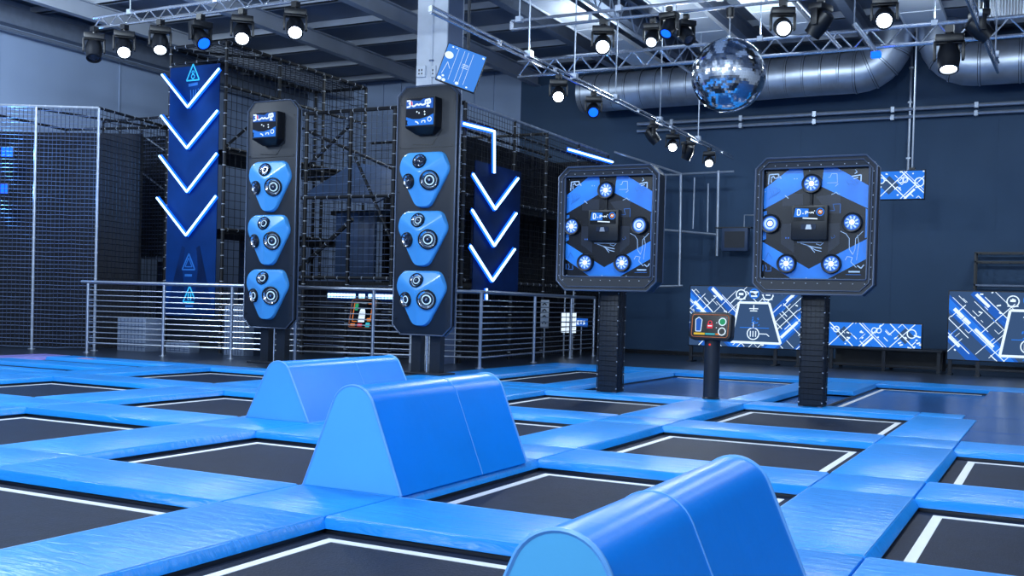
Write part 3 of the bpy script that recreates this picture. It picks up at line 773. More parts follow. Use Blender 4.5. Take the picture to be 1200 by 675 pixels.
# ================================================================== TOUCH KIOSKS
def round_rect(x0, x1, z0, z1, r, n=5):
    P = []
    for cx, cz, a in ((x1 - r, z0 + r, -PI / 2), (x1 - r, z1 - r, 0), (x0 + r, z1 - r, PI / 2), (x0 + r, z0 + r, PI)):
        for i in range(n + 1):
            q = a + PI / 2 * i / n; P.append((cx + r * math.cos(q), cz + r * math.sin(q)))
    return P
def kiosk(loc, rz, w, h, hz, pr_, tilt, label, var):
    t = thing('touch_kiosk', label, 'kiosk', loc, rz)
    b = MB(); b.tube([(0, 0, 0), (0, 0, hz)], pr_, 24); b.build('pole', 'charcoal', t)
    b = MB(); b.lathe([(pr_ * 1.12, 0), (pr_ * 1.12, 0.012), (pr_ * 1.02, 0.02)], None, 24); b.build('foot_ring', 'black', t)
    X = Matrix.Translation((0, -0.03, hz + 0.02)) @ Matrix.Rotation(math.radians(-tilt), 4, 'X')
    b = MB(); b.lathe([(0.014, 0), (0.014, 0.01)], aimM((0.0, -pr_, hz * 0.82), (0, -1, 0)), 10); b.build('indicator', 'red_dot', t)
    b = MB(); b.prism(round_rect(-w / 2, w / 2, -h * 0.35, h * 0.65, 0.06), -0.1, 0.08, 0, X); hd = b.build('head', 'black', t, 0.01)
    b = MB()
    P = round_rect(-w / 2 + 0.035, w / 2 - 0.035, -h * 0.35 + 0.035, h * 0.65 - 0.035, 0.04)
    b.tube([X @ Vector((x, -0.102, z)) for x, z in P], 0.006, 6, closed=True); b.build('border', 'copper', hd)
    b = MB(); q = 0.05
    sx0, sx1, sz0, sz1 = -w / 2 + q, w / 2 - q, -h * 0.35 + q, h * 0.65 - q
    b.prism([(sx0, sz0), (sx1, sz0), (sx1, sz1), (sx0, sz1)], -0.103, -0.1, 0, X)
    T = lambda u, v: (sx0 + u * (sx1 - sx0), sz0 + v * (sz1 - sz0))
    yy = -0.103
    if var == 1:
        b.prism(round_rect(*T(0.08, 0.25), 0, 0, 0.01) if False else [T(0.09, 0.22), T(0.24, 0.22), T(0.26, 0.8), T(0.16, 0.92), T(0.07, 0.8)], yy - 0.003, yy, 1, X)
        b.ribbon([T(0.09, 0.22), T(0.24, 0.22), T(0.26, 0.8), T(0.16, 0.92), T(0.07, 0.8)], 0.008, yy - 0.003, 2, closed=True, X=X)
        b.prism([T(0.42, 0.38), T(0.58, 0.38), T(0.58, 0.6), T(0.42, 0.6)], yy - 0.003, yy, 3, X); b.ring(*T(0.5, 0.66), 0.025, 0.01, yy - 0.003, 3, 10, X=X)
        b.ribbon([T(0.44, 0.5), T(0.56, 0.5)], 0.012, yy - 0.004, 2, X=X)
        for v in (0.42, 0.66): b.ribbon([T(0.68, v), T(0.7, v)], 0.012, yy, 2, X=X)
        for v, cmat in ((0.72, 4), (0.24, 0)):
            c = T(0.86, v); b.prism([(c[0] + 0.045 * math.cos(i * PI / 8), c[1] + 0.045 * math.sin(i * PI / 8)) for i in range(16)], yy - 0.003, yy, cmat, X)
            b.ring(c[0], c[1], 0.048, 0.012, yy - 0.003, 2, 16, X=X)
        b.ribbon([T(0.04, 0.1), T(0.36, 0.1)], 0.026, yy, 5, X=X); b.ribbon([T(0.38, 0.1), T(0.66, 0.1)], 0.02, yy, 6, X=X); b.ribbon([T(0.68, 0.1), T(0.8, 0.1)], 0.02, yy, 7, X=X)
    else:
        b.ribbon([T(0.28, 0.9), T(0.1, 0.9), T(0.1, 0.2), T(0.3, 0.2)], 0.014, yy, 7, X=X); b.ribbon([T(0.72, 0.88), T(0.9, 0.88), T(0.9, 0.3), T(0.72, 0.3)], 0.014, yy, 7, X=X)
        b.prism([T(0.36, 0.18), T(0.64, 0.18), T(0.64, 0.52), T(0.58, 0.7), T(0.42, 0.7), T(0.36, 0.52)], yy - 0.003, yy, 2, X)
        for v in (0.3, 0.42, 0.55): b.ribbon([T(0.36, v), T(0.64, v)], 0.006, yy - 0.004, 0, X=X)
        b.prism([T(0.14, 0.62), T(0.28, 0.62), T(0.28, 0.88), T(0.14, 0.88)], yy - 0.003, yy, 4, X)
        b.prism([T(0.04, 0.02), T(0.24, 0.02), T(0.24, 0.12), T(0.04, 0.12)], yy - 0.003, yy, 7, X); b.prism([T(0.36, 0.02), T(0.56, 0.02), T(0.56, 0.12), T(0.36, 0.12)], yy - 0.003, yy, 3, X)
        b.prism([T(0.72, 0.0), T(0.9, 0.0), T(0.9, 0.17), T(0.72, 0.17)], yy - 0.003, yy, 6, X); b.prism([T(0.76, 0.22), T(0.92, 0.22), T(0.92, 0.34), T(0.76, 0.34)], yy - 0.003, yy, 7, X)
        b.ribbon([T(0.4, 0.9), T(0.64, 0.9)], 0.012, yy, 2, X=X)
    b.build('touch_screen', ['scr_black', 'scr_mid', 'scr_white', 'scr_red', 'scr_green', 'scr_yellow', 'scr_cyan', 'scr_orange'], hd)
kiosk((-0.56, 9.12, 0), -0.03, 0.57, 0.37, 0.89, 0.105, 8, 'black touch screen kiosk with orange border standing between the square boards', 1)
kl = gz(427, 424); kiosk((kl.x, kl.y, 0), 0.0, 0.62, 0.62, 0.8, 0.1, 12, 'small touch screen kiosk before the railing, between the two target towers', 2)

# ================================================================== NET STRUCTURES
UPZ = Vector((0, 0, 1))
def foam_post(p, z0, z1, t, r=0.045, ties=True, mt='foam', off=None):
    r *= 0.68
    b = MB(); p = Vector(p); b.tube([p + UPZ * z0, p + UPZ * z1], r, 8, 0)
    if ties:
        n = int((z1 - z0) / 0.27)
        for i in range(n): b.lathe([(r * 1.08, 0), (r * 1.08, 0.013)], Matrix.Translation(p + UPZ * (z0 + 0.15 + i * 0.27)), 8, 1)
    return b.build('post', [mt, 'tie'], t)
def foam_beam(p0, p1, t, r=0.045, ties=True, mt='foam', name='beam'):
    r *= 0.68
    p0 = Vector(p0); p1 = Vector(p1); b = MB(); b.tube([p0, p1], r, 8, 0)
    if ties:
        L_ = (p1 - p0).length; n = max(1, int(L_ / 0.3)); d = (p1 - p0).normalized()
        for i in range(n): b.lathe([(r * 1.08, 0), (r * 1.08, 0.013)], aimM(p0 + d * (0.12 + i * L_ / n), d), 8, 1)
    return b.build(name, [mt, 'tie'], t)
def netpanel(a, b_, h0, h1, t, cell=0.1, r=0.0045, lit=True):
    a = Vector(a); b_ = Vector(b_); m_ = MB()
    L_ = (b_ - a).length
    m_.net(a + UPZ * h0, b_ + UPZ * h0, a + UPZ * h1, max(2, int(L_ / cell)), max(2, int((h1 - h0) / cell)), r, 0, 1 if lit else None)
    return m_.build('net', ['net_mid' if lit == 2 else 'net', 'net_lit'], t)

# --- left cage
A = Vector((-14.07, 10.7, 0)); B = Vector((-15.2, 10.1, 0)); Cc = Vector((-16.9, 9.2, 0)); D = Vector((-14.5, 13.0, 0)); E2 = Vector((-17.2, 12.5, 0))
t = thing('net_cage', 'tall dark net cage at the left edge of the hall', 'net cage', (0, 0, 0))
zt = 4.98
for p in (A, B, Cc):
    b = MB(); b.tube([p, p + UPZ * zt], 0.028, 10, 0)
    for i in range(18): b.lathe([(0.032, 0), (0.032, 0.02)], Matrix.Translation(p + UPZ * (0.12 + i * 0.27)), 8, 1)
    b.lathe([(0.08, 0), (0.08, 0.015)], Matrix.Translation(p), 12, 0)
    b.build('post', ['pipe', 'tie'], t)
foam_post(D, 0, zt, t); foam_post(E2, 0, zt, t)
foam_beam(A + UPZ * zt, Cc + UPZ * zt, t, 0.045, True, 'pipe'); foam_beam(A + UPZ * zt, D + UPZ * zt, t); foam_beam(D + UPZ * zt, E2 + UPZ * zt, t)
foam_beam(B + UPZ * (zt - 0.05), D + UPZ * (zt - 0.05), t, 0.035); foam_beam(Cc + UPZ * zt, E2 + UPZ * zt, t)
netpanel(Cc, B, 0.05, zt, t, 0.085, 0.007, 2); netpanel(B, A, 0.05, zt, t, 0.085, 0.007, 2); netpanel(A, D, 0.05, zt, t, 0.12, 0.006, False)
b = MB(); q = (D - A) * 0.6
b.add([A + q, Cc + q, Cc + q + UPZ * (zt - 0.35), A + q + UPZ * (zt - 0.3)], [(0, 1, 2, 3)]); 
b.add([A + q + Vector((0, 0.05, 0)), Cc + q + Vector((0, 0.05, 0)), Cc + q + Vector((0, 0.05, zt - 0.35)), A + q + Vector((0, 0.05, zt - 0.3))], [(3, 2, 1, 0)])
b.build('curtain', 'curtain', t)
FLOODS = []
for px, py, lab in ((8, 178, 'upper blue flood lamp glowing inside the left net cage'), (2, 221, 'lower blue flood lamp glowing inside the left net cage')):
    p = gz(px, py, 1.2) if False else CP + ray(px, py) * 22.3
    t = thing('flood_lamp', lab, 'lamp', p, 0.5)
    MB().box(-0.16, 0.16, 0, 0.1, -0.13, 0.13).build('housing', 'black', t, 0.01)
    MB().box(-0.12, 0.12, -0.008, 0.0, -0.1, 0.1).build('lens', 'led_blue', t)
    FLOODS.append(p)
    MB().tube([(-0.18, 0.05, 0), (-0.18, 0.05, 0.25), (0.18, 0.05, 0.25), (0.18, 0.05, 0)], 0.012, 6).build('bracket', 'black', t)

# --- low net wall between cage and tower
t = thing('net_wall', 'dark net wall with diagonal braces between the left cage and chevron tower', 'net wall', (0, 0, 0))
a = Vector((-13.9, 13.2, 0)); c = Vector((-12.3, 13.6, 0))
a = onY(118, 300, 13.2); a.z = 0; c = onY(192, 300, 13.2); c.z = 0
zz = onY(155, 140, 13.2).z
for q in (0.0, 0.27, 0.62, 1.0): foam_post(a + (c - a) * q, 0, zz, t, 0.035, q in (0.27, 0.62))
foam_beam(a + UPZ * zz, c + UPZ * zz, t); foam_beam(a + UPZ * (zz - 0.5), c + UPZ * (zz - 0.5), t, 0.03); foam_beam(a + UPZ * 2.05, c + UPZ * 2.05, t, 0.04)
p0 = onY(118, 165, 13.2); p1 = onY(192, 222, 13.2); foam_beam(p0, p1, t, 0.03, True, 'pipe', 'brace')
p0 = onY(172, 162, 13.15); p1 = onY(192, 176, 13.15); foam_beam(p0, p1, t, 0.025, False, 'pipe', 'brace')
p0 = onY(122, 318, 13.2); p1 = onY(145, 292, 13.2); foam_beam(p0, p1, t, 0.03, False, 'foam', 'brace')
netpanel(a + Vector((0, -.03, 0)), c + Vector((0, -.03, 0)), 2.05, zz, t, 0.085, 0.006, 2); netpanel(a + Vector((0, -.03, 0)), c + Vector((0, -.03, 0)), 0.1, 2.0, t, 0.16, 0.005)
b = MB(); b.box(a.x, c.x, a.y + 0.4, a.y + 0.45, 2.05, zz - 0.35); b.build('curtain', 'curtain', t)
b = MB(); b.box(a.x + 0.6, c.x, a.y + 1.2, a.y + 1.26, 0.6, 2.0); b.build('back_panel', 'bluegrey', t)

# --- chevron tower and the net run behind it
t = thing('climbing_tower', 'tall net tower carrying the blue chevron banner, left of the target towers', 'climbing tower', (0, 0, 0))
TX0, TX1, TY = -13.62, -12.06, 12.2
ZT = 6.5
P4 = [Vector((TX0, TY, 0)), Vector((TX1, TY, 0)), Vector((TX1, 17.2, 0)), Vector((TX0, 17.2, 0)), Vector((TX1, 13.9, 0)), Vector((TX1, 15.5, 0))]
for p in P4: foam_post(p, 0, ZT, t, 0.055)
for i, j in ((0, 1), (1, 2), (2, 3), (0, 3)): foam_beam(P4[i] + UPZ * ZT, P4[j] + UPZ * ZT, t, 0.055)
for z in (5.6, 4.3, 2.6): foam_beam(P4[1] + UPZ * z, P4[2] + UPZ * z, t, 0.05)
foam_beam(P4[1] + UPZ * 4.3, P4[4] + UPZ * 5.6, t, 0.045, True, 'foam', 'brace')
foam_beam(P4[0] + UPZ * 6.15, P4[1] + UPZ * 6.15, t, 0.04)
foam_beam(P4[0] + UPZ * 6.48, P4[4] + UPZ * 6.48, t, 0.04)
netpanel(P4[1], P4[2], 0.1, ZT, t, 0.17, 0.007, False); netpanel(P4[3], P4[2], 2.0, ZT, t, 0.2, 0.007, False)
m_ = MB(); m_.net(P4[0] + UPZ * ZT, P4[1] + UPZ * ZT, P4[3] + UPZ * ZT, 9, 28, 0.006, 0); m_.build('roof_net', ['net'], t)
b = MB(); b.box(TX0 + 0.05, TX1 - 0.05, 14.4, 14.46, 0, 2.5); b.build('back_panel', 'bluegrey', t)
b = MB(); b.box(TX0, TX1, 12.4, 17.0, 2.5, 2.62); b.box(TX0, TX1, 12.4, 17.0, 4.2, 4.3); b.build('platform', 'foam', t)
ban = MB(); bx0, bx1 = TX0 + 0.06, TX1 - 0.1; yb_ = TY - 0.08
ban.box(bx0, bx1, yb_, yb_ + 0.02, 0.75, 6.05)
bo = ban.build('banner', 'banner', t)
b = MB()
def tri(cx, cz, s, mi, w):
    b.ribbon([(cx - s * 0.5, cz), (cx + s * 0.5, cz), (cx, cz + s * 0.95)], w, yb_ - 0.001, mi, closed=True)
pt = onY(227, 94, yb_); tri(pt.x - 0.02, pt.z, 0.36, 0, 0.028)
b.ring(pt.x - 0.02, pt.z + 0.08, 0.045, 0.02, yb_ - 0.001, 0, 10); b.ring(pt.x - 0.02, pt.z + 0.17, 0.03, 0.016, yb_ - 0.001, 0, 10)
b.ribbon([(pt.x - 0.14, pt.z - 0.1), (pt.x + 0.12, pt.z - 0.08)], 0.06, yb_ - 0.001, 1)
for dx in (-0.08, 0.0, 0.07): b.ribbon([(pt.x + dx, pt.z - 0.2), (pt.x + dx * 0.7, pt.z - 0.42)], 0.02, yb_ - 0.001, 1)
b.ribbon([(pt.x + 0.13, pt.z - 0.2), (pt.x + 0.15, pt.z - 0.2)], 0.03, yb_ - 0.001, 1)
b.build('printed_emblem', ['cyan', 'faint'], bo); b = MB()
pt = onY(221, 316, yb_); tri(pt.x, pt.z, 0.36, 1, 0.03); tri(pt.x, pt.z + 0.06, 0.2, 1, 0.02); b.ribbon([(pt.x - 0.1, pt.z - 0.12), (pt.x + 0.1, pt.z - 0.12)], 0.05, yb_ - 0.001, 1)
b.build('printed_emblem', ['cyan', 'faint'], bo); b = MB()
pt = onY(222, 354, yb_); tri(pt.x, pt.z, 0.36, 0, 0.03)
for dx in (-0.035, 0.035): b.ribbon([(pt.x + dx, pt.z + 0.04), (pt.x + dx, pt.z + 0.19)], 0.028, yb_ - 0.001, 0)
b.ribbon([(pt.x - 0.11, pt.z - 0.09), (pt.x + 0.11, pt.z - 0.085)], 0.04, yb_ - 0.001, 1)
b.build('printed_emblem', ['cyan', 'faint'], bo)
b = MB()
for i in range(5):
    z = 1.0 + i * 0.16
    ys_ = yb_ - 0.0008 * (i + 1)
    b.prism([(bx0 + 0.02 + i * 0.12, 0.8), (bx0 + 0.12 + i * 0.12, 0.8), (bx0 + 0.55 - i * 0.02, 2.2 - i * 0.1), (bx0 + 0.45 - i * 0.02, 2.25 - i * 0.1)], ys_, yb_ + 0.001, 0)
    b.prism([(bx1 - 0.12 - i * 0.12, 0.8), (bx1 - 0.02 - i * 0.12, 0.8), (bx1 - 0.45 + i * 0.02, 2.25 - i * 0.1), (bx1 - 0.55 + i * 0.02, 2.2 - i * 0.1)], ys_ - 0.004, yb_ + 0.001, 0)
b.build('printed_stripe', 'banner_dark', bo)
def neon(pts, name, label, group, yoff=(0, -0.06, 0), r=0.021):
    pts = [Vector(p) for p in pts]; o = sum(pts, Vector()) / len(pts)
    t = thing(name, label, 'neon light', o, 0, group)
    off = Vector(yoff)
    for a, c in zip(pts, pts[1:]):
        d = (c - a).normalized()
        MB().tube([a - o + off, c - o + off], r, 8).build('tube', 'neon', t)
        b = MB(); n_ = off.normalized(); s = d.cross(n_)
        b.bar(a - o + off * 0.35, c - o + off * 0.35, r * 4.2, 0.016, 0, up=n_); b.build('channel', 'neon_halo', t)
    return t
CH = [((192, 88), (222, 126), (259, 81)), ((191, 136), (221, 174), (257, 130)), ((189, 183), (221, 225), (256, 180)), ((186, 232), (220, 276), (255, 230))]
for i, c in enumerate(CH):
    neon([onY(x, y, TY - 0.12) for x, y in c], 'neon_chevron', ('topmost', 'second from top', 'third from top', 'lowest')[i] + ' of the four big blue neon chevrons on the left tower', 'neon chevrons on the left tower')

# --- climbing frame right of it
t = thing('play_structure', 'large black netted climbing structure behind the railing and target towers', 'climbing frame', (0, 0, 0))
FX0, FX1, FY0, FY1, FZ = -12.0, -7.0, 13.45, 20.9, 5.15
def FP(x, y): return Vector((x, y, 0))
for x in (-10.9, -9.75, -8.65, FX1): foam_post(FP(x, FY0), 0, FZ, t, 0.06)
for y in (15.6, 17.2, 19.0, FY1): foam_post(FP(FX1, y), 0, FZ, t, 0.05)
for x in (-10.2, -8.6): foam_post(FP(x, 17.4), 0, FZ, t, 0.05)
foam_beam((FX0, FY0, FZ), (FX1, FY0, FZ), t, 0.06); foam_beam((FX1, FY0, FZ), (FX1, FY1, FZ), t, 0.05, True, 'pipe'); foam_beam((-8.65, FY0, FZ), (-8.65, FY1, FZ), t, 0.05)
foam_beam((FX1, FY0, FZ - 0.32), (FX1, FY1, FZ - 0.32), t, 0.035); foam_beam((FX0, 17.4, FZ), (FX1, 17.4, FZ), t, 0.05)
for z in (1.65, 3.35):
    foam_beam((FX0, FY0, z), (FX1, FY0, z), t, 0.05); foam_beam((FX1, FY0, z), (FX1, FY1, z), t, 0.045)
foam_beam((-11.8, FY0 + 0.1, 3.4), (-9.8, FY0 + 0.1, 4.9), t, 0.05, True, 'foam', 'brace'); foam_beam((-9.7, FY0 + 0.1, 4.2), (-8.6, FY0 + 0.1, 2.2), t, 0.05, True, 'foam', 'brace')
foam_beam((-11.6, FY0 + 0.2, 1.5), (-9.8, FY0 + 0.2, 2.9), t, 0.07, True, 'foam', 'brace'); foam_beam((-12, 14.5, 5.1), (-9.0, 14.5, 3.9), t, 0.05, True, 'foam', 'brace')
netpanel((FX0, FY0, 0), (-9.75, FY0, 0), 0.05, FZ, t, 0.17, 0.007); netpanel((-9.75, FY0, 0), (FX1, FY0, 0), 0.05, FZ, t, 0.13, 0.006)
netpanel((FX1, FY0, 0), (FX1, FY1, 0), 0.05, FZ, t, 0.12, 0.0055, False); netpanel((FX0, 17.3, 0), (FX1, 17.3, 0), 0.05, FZ, t, 0.2, 0.007, False)
for z, y0, y1 in ((1.6, 14.6, 20.5), (3.3, 15.8, 20.5)):
    b = MB(); b.box(FX0, FX1 - 0.1, y0, y1, z - 0.1, z); b.build('platform', 'foam', t)
MB().box(-11.4, -10.3, 15.2, 15.3, 1.6, 3.2).build('padded_panel', 'bluegrey', t, 0.02); MB().box(-9.4, -8.2, 16.0, 16.1, 1.75, 3.3).build('padded_panel', 'bluegrey', t, 0.02)
b = MB(); b.add([(-11.6, 14.2, 3.5), (-9.6, 14.2, 3.3), (-9.2, 15.6, 4.1), (-11.2, 15.6, 4.4), (-11.6, 14.2, 3.46), (-9.6, 14.2, 3.26), (-9.2, 15.6, 4.06), (-11.2, 15.6, 4.36)], [(0, 1, 2, 3), (7, 6, 5, 4), (0, 4, 5, 1), (1, 5, 6, 2), (2, 6, 7, 3), (3, 7, 4, 0)]); b.build('ramp', 'bluegrey', t)
b = MB(); b.box(FX0, FX1 - 0.2, 20.95, 21.0, 0, 5.0); b.build('curtain', 'curtain', t)
b = MB(); b.box(FX1 - 1.3, FX1 - 1.25, FY0 + 0.4, 20.9, 0, 4.9); b.build('curtain', 'curtain', t)
b = MB(); b.box(FX0, -8.4, 18.0, 18.05, 0.0, 4.7); b.build('curtain', 'curtain', t)
b = MB(); b.box(FX0, -8.4, 14.9, 14.95, 0.0, 1.5); b.build('curtain', 'curtain', t)
# chevron banner on the right-hand side of the frame
bp = MB(); bp.box(FX1 + 0.08, FX1 + 0.1, 13.75, 15.75, 1.45, 4.05)
bo = bp.build('banner', 'banner_dark', t)
for i, c in enumerate((((552, 204), (578, 245), (605, 209)), ((551, 246), (577, 288), (603, 250)), ((549, 288), (575, 329), (601, 292)))):
    neon([onX(x, y, FX1 + 0.13) for x, y in c], 'neon_chevron', ('uppermost', 'middle', 'lowest')[i] + ' of the three small blue neon chevrons right of the right target tower', 'neon chevrons on the climbing frame', (0.05, 0, 0), 0.024)
neon([onX(541, 145, FX1 + 0.13), onX(577, 154, FX1 + 0.13), onX(577, 203, FX1 + 0.13)], 'neon_strip', 'bent blue neon strip above the small chevrons on the climbing frame', None, (0.05, 0, 0), 0.024)
neon([onX(664, 175, FX1 + 0.13), onX(716, 190, FX1 + 0.13)], 'neon_strip', 'slanting blue neon strip above the left square target board', None, (0.05, 0, 0), 0.024)
neon([onX(568, 338, FX1 + 0.13), onX(568, 351, FX1 + 0.13)], 'neon_strip', 'short upright blue neon strip below the lowest small chevron', None, (0.05, 0, 0), 0.02)
o1 = onY(384, 346, 13.3); o2 = onY(466, 347, 13.3)
t = thing('led_strip', 'horizontal blue light strip behind the railing between the target towers', 'light strip', o1)
MB().box(0, (o2 - o1).x, 0, 0.05, -0.1, 0.1).build('housing', 'banner_dark', t)
b = MB(); n = 22
for i in range(n):
    x = (o2 - o1).x * (i + 0.5) / n
    if i in (9, 12): continue
    MB().box(x - 0.03, x + 0.03, -0.012, 0, -0.045, 0.045).build('diode', 'neon', t)

# --- items behind the railing
def cabinet(px0, px1, py0, py1, Y, d, label, name, cat, mt='perf', slots=8):
    a = onY(px0, py1, Y); c = onY(px1, py0, Y)
    w = c.x - a.x; h = c.z - max(0, a.z) if a.z < 0.3 else c.z - a.z
    z0 = 0 if a.z < 0.3 else a.z
    t = thing(name, label, cat, ((a.x + c.x) / 2, Y, z0))
    MB().box(-w / 2, w / 2, 0, d, 0, h).build('body', mt, t, 0.012)
    b = MB()
    for i in range(1, slots): b.box(-w / 2 + 0.02, w / 2 - 0.02, -0.004, 0, h * i / slots - 0.006, h * i / slots + 0.006)
    for i in range(1, slots): 
        x = -w / 2 + w * i / slots; b.box(x - 0.006, x + 0.006, -0.004, 0, 0.02, h - 0.02)
    b.build('grille', 'bluegrey', t)
    return t
cabinet(137, 171, 373, 412, 11.2, 0.5, 'grey perforated cabinet behind the railing, left of the chevron tower', 'cabinet', 'cabinet')
cabinet(194, 222, 388, 398, 11.6, 0.3, 'low grey box on the floor behind the railing, under the chevron banner', 'storage_box', 'box', 'perf', 5)
cabinet(262, 287, 355, 412, 11.7, 0.3, 'pale grey grille cabinet behind the railing, right of the chevron banner', 'grille_cabinet', 'cabinet', 'perf', 7)
t = thing('arrow_sign', 'white upright sign with dark arrows behind the railing corner', 'sign', onY(638, 368, 17.0))
MB().box(-0.1, 0.1, 0, 0.03, -0.32, 0.32).build('board', 'white_plastic', t, 0.005)
b = MB()
for i in range(4): b.ribbon([(-0.05, 0.2 - i * 0.14), (0.0, 0.25 - i * 0.14), (0.05, 0.2 - i * 0.14)], 0.025, -0.001, 0)
b.build('arrow', 'charcoal', t); MB().tube([(0, 0.02, -0.32), (0, 0.02, -1.0)], 0.015, 6).build('pole', 'pipe', t)
t = thing('info_screen', 'pale lit grid screen on poles behind the far end of the railing', 'screen', onY(666, 378, 18.2))
MB().box(-0.18, 0.18, 0, 0.05, -0.24, 0.24).build('panel', 'scr_white', t)
b = MB()
for i in range(1, 4): b.box(-0.18, 0.18, -0.006, 0, -0.24 + i * 0.12 - 0.006, -0.24 + i * 0.12 + 0.006)
for x in (-0.06, 0.06): b.box(x - 0.006, x + 0.006, -0.006, 0, -0.24, 0.24)
b.build('grid', 'black', t)
for x in (-0.12, 0.1): MB().tube([(x, 0.03, -1.05), (x, 0.03, 1.2)], 0.018, 6).build('pole', 'pipe', t)
t = thing('lit_sign', 'small blue sign with white lettering behind the railing end', 'sign', onY(681, 378, 19.0))
MB().box(-0.16, 0.16, 0, 0.04, -0.1, 0.1).build('panel', 'scr_mid', t)
b = MB(); 
b.ribbon([(-0.05, 0.04), (-0.1, 0.04), (-0.1, -0.04), (-0.05, -0.04)], 0.02, -0.001); b.ribbon([(-0.1, 0.0), (-0.06, 0.0)], 0.02, -0.001); b.ribbon([(-0.03, 0.04), (0.03, 0.04)], 0.02, -0.001); b.ribbon([(0, 0.04), (0, -0.04)], 0.02, -0.001); b.ribbon([(0.1, 0.04), (0.05, 0.03), (0.1, -0.02), (0.05, -0.04)], 0.02, -0.001)
b.build('lettering', 'scr_white', t)
MB().tube([(0, 0.02, -0.1), (0, 0.02, -1.05)], 0.016, 6).build('pole', 'pipe', t)

# ================================================================== PIPE SCAFFOLD AT THE BACK WALL
t = thing('pipe_scaffold', 'bare steel pipe frame by the navy wall between the square boards', 'scaffold', (0, 0, 0))
SY_ = 20.9
q = lambda x, y: onY(x, y, SY_)
for (x0, y0), (x1, y1) in (((798, 204), (796, 335)), ((842, 200), (840, 300)), ((814, 208), (812, 268)), ((830, 215), (829, 272))):
    a = q(x0, y0); c = q(x1, y1); MB().tube([a, c], 0.035 if x0 in (798, 842) else 0.02, 8).build('post', 'pipe', t)
for (x0, y0), (x1, y1) in (((720, 178), (799, 204)), ((720, 205), (799, 205)), ((799, 204), (860, 201)), ((775, 269), (841, 275)), ((720, 337), (800, 335))):
    MB().tube([q(x0, y0), q(x1, y1)], 0.028, 8).build('rail', 'pipe', t)
t = thing('control_box', 'grey box mounted on the wall left of the right square board', 'box', q(862, 281))
MB().box(-0.32, 0.32, -0.1, 0.12, -0.28, 0.28).build('body', 'bluegrey', t, 0.01)
MB().box(-0.25, 0.25, -0.106, -0.1, -0.2, 0.2).build('door', 'charcoal', t)
MB().box(-0.5, 0.4, -0.1, 0.1, 0.28, 0.31).build('shelf', 'black', t); MB().tube([(0.2, 0, 0.3), (0.2, 0, 0.6), (0.45, 0, 0.6)], 0.015, 6).build('pipe', 'pipe', t)
# wall conduits
for z, r, lab in ((5.98, 0.045, 'upper of the two long conduits running along the navy wall below the ducts'), (5.8, 0.04, 'lower of the two long conduits running along the navy wall below the ducts')):
    t = thing('wall_conduit', lab, 'pipe', (0, WY - 0.12, z))
    MB().tube([(-6.4, 0, 0), (8.5, 0, 0)], r, 8).build('pipe', 'pipe', t)
    b = MB()
    for i in range(8): b.box(-5.5 + i * 1.8, -5.42 + i * 1.8, -r - 0.01, 0.12, -r - 0.02, r + 0.02)
    b.build('bracket', 'pipe', t)
p = onY(1065, 170, WY - 0.08); pb = onY(1062, 232, WY - 0.08)
t = thing('vertical_conduit', 'thin vertical conduit dropping down the navy wall to the small screen', 'pipe', (p.x, WY - 0.08, pb.z))
MB().tube([(0, 0, 0.45), (0, 0, CZ - pb.z - 0.1)], 0.03, 8).build('pipe', 'pipe', t)
b = MB(); [b.box(-0.05, 0.05, -0.03, 0.08, z, z + 0.04) for z in (0.9, 2.2, 3.0)]; b.build('clip', 'pipe', t)

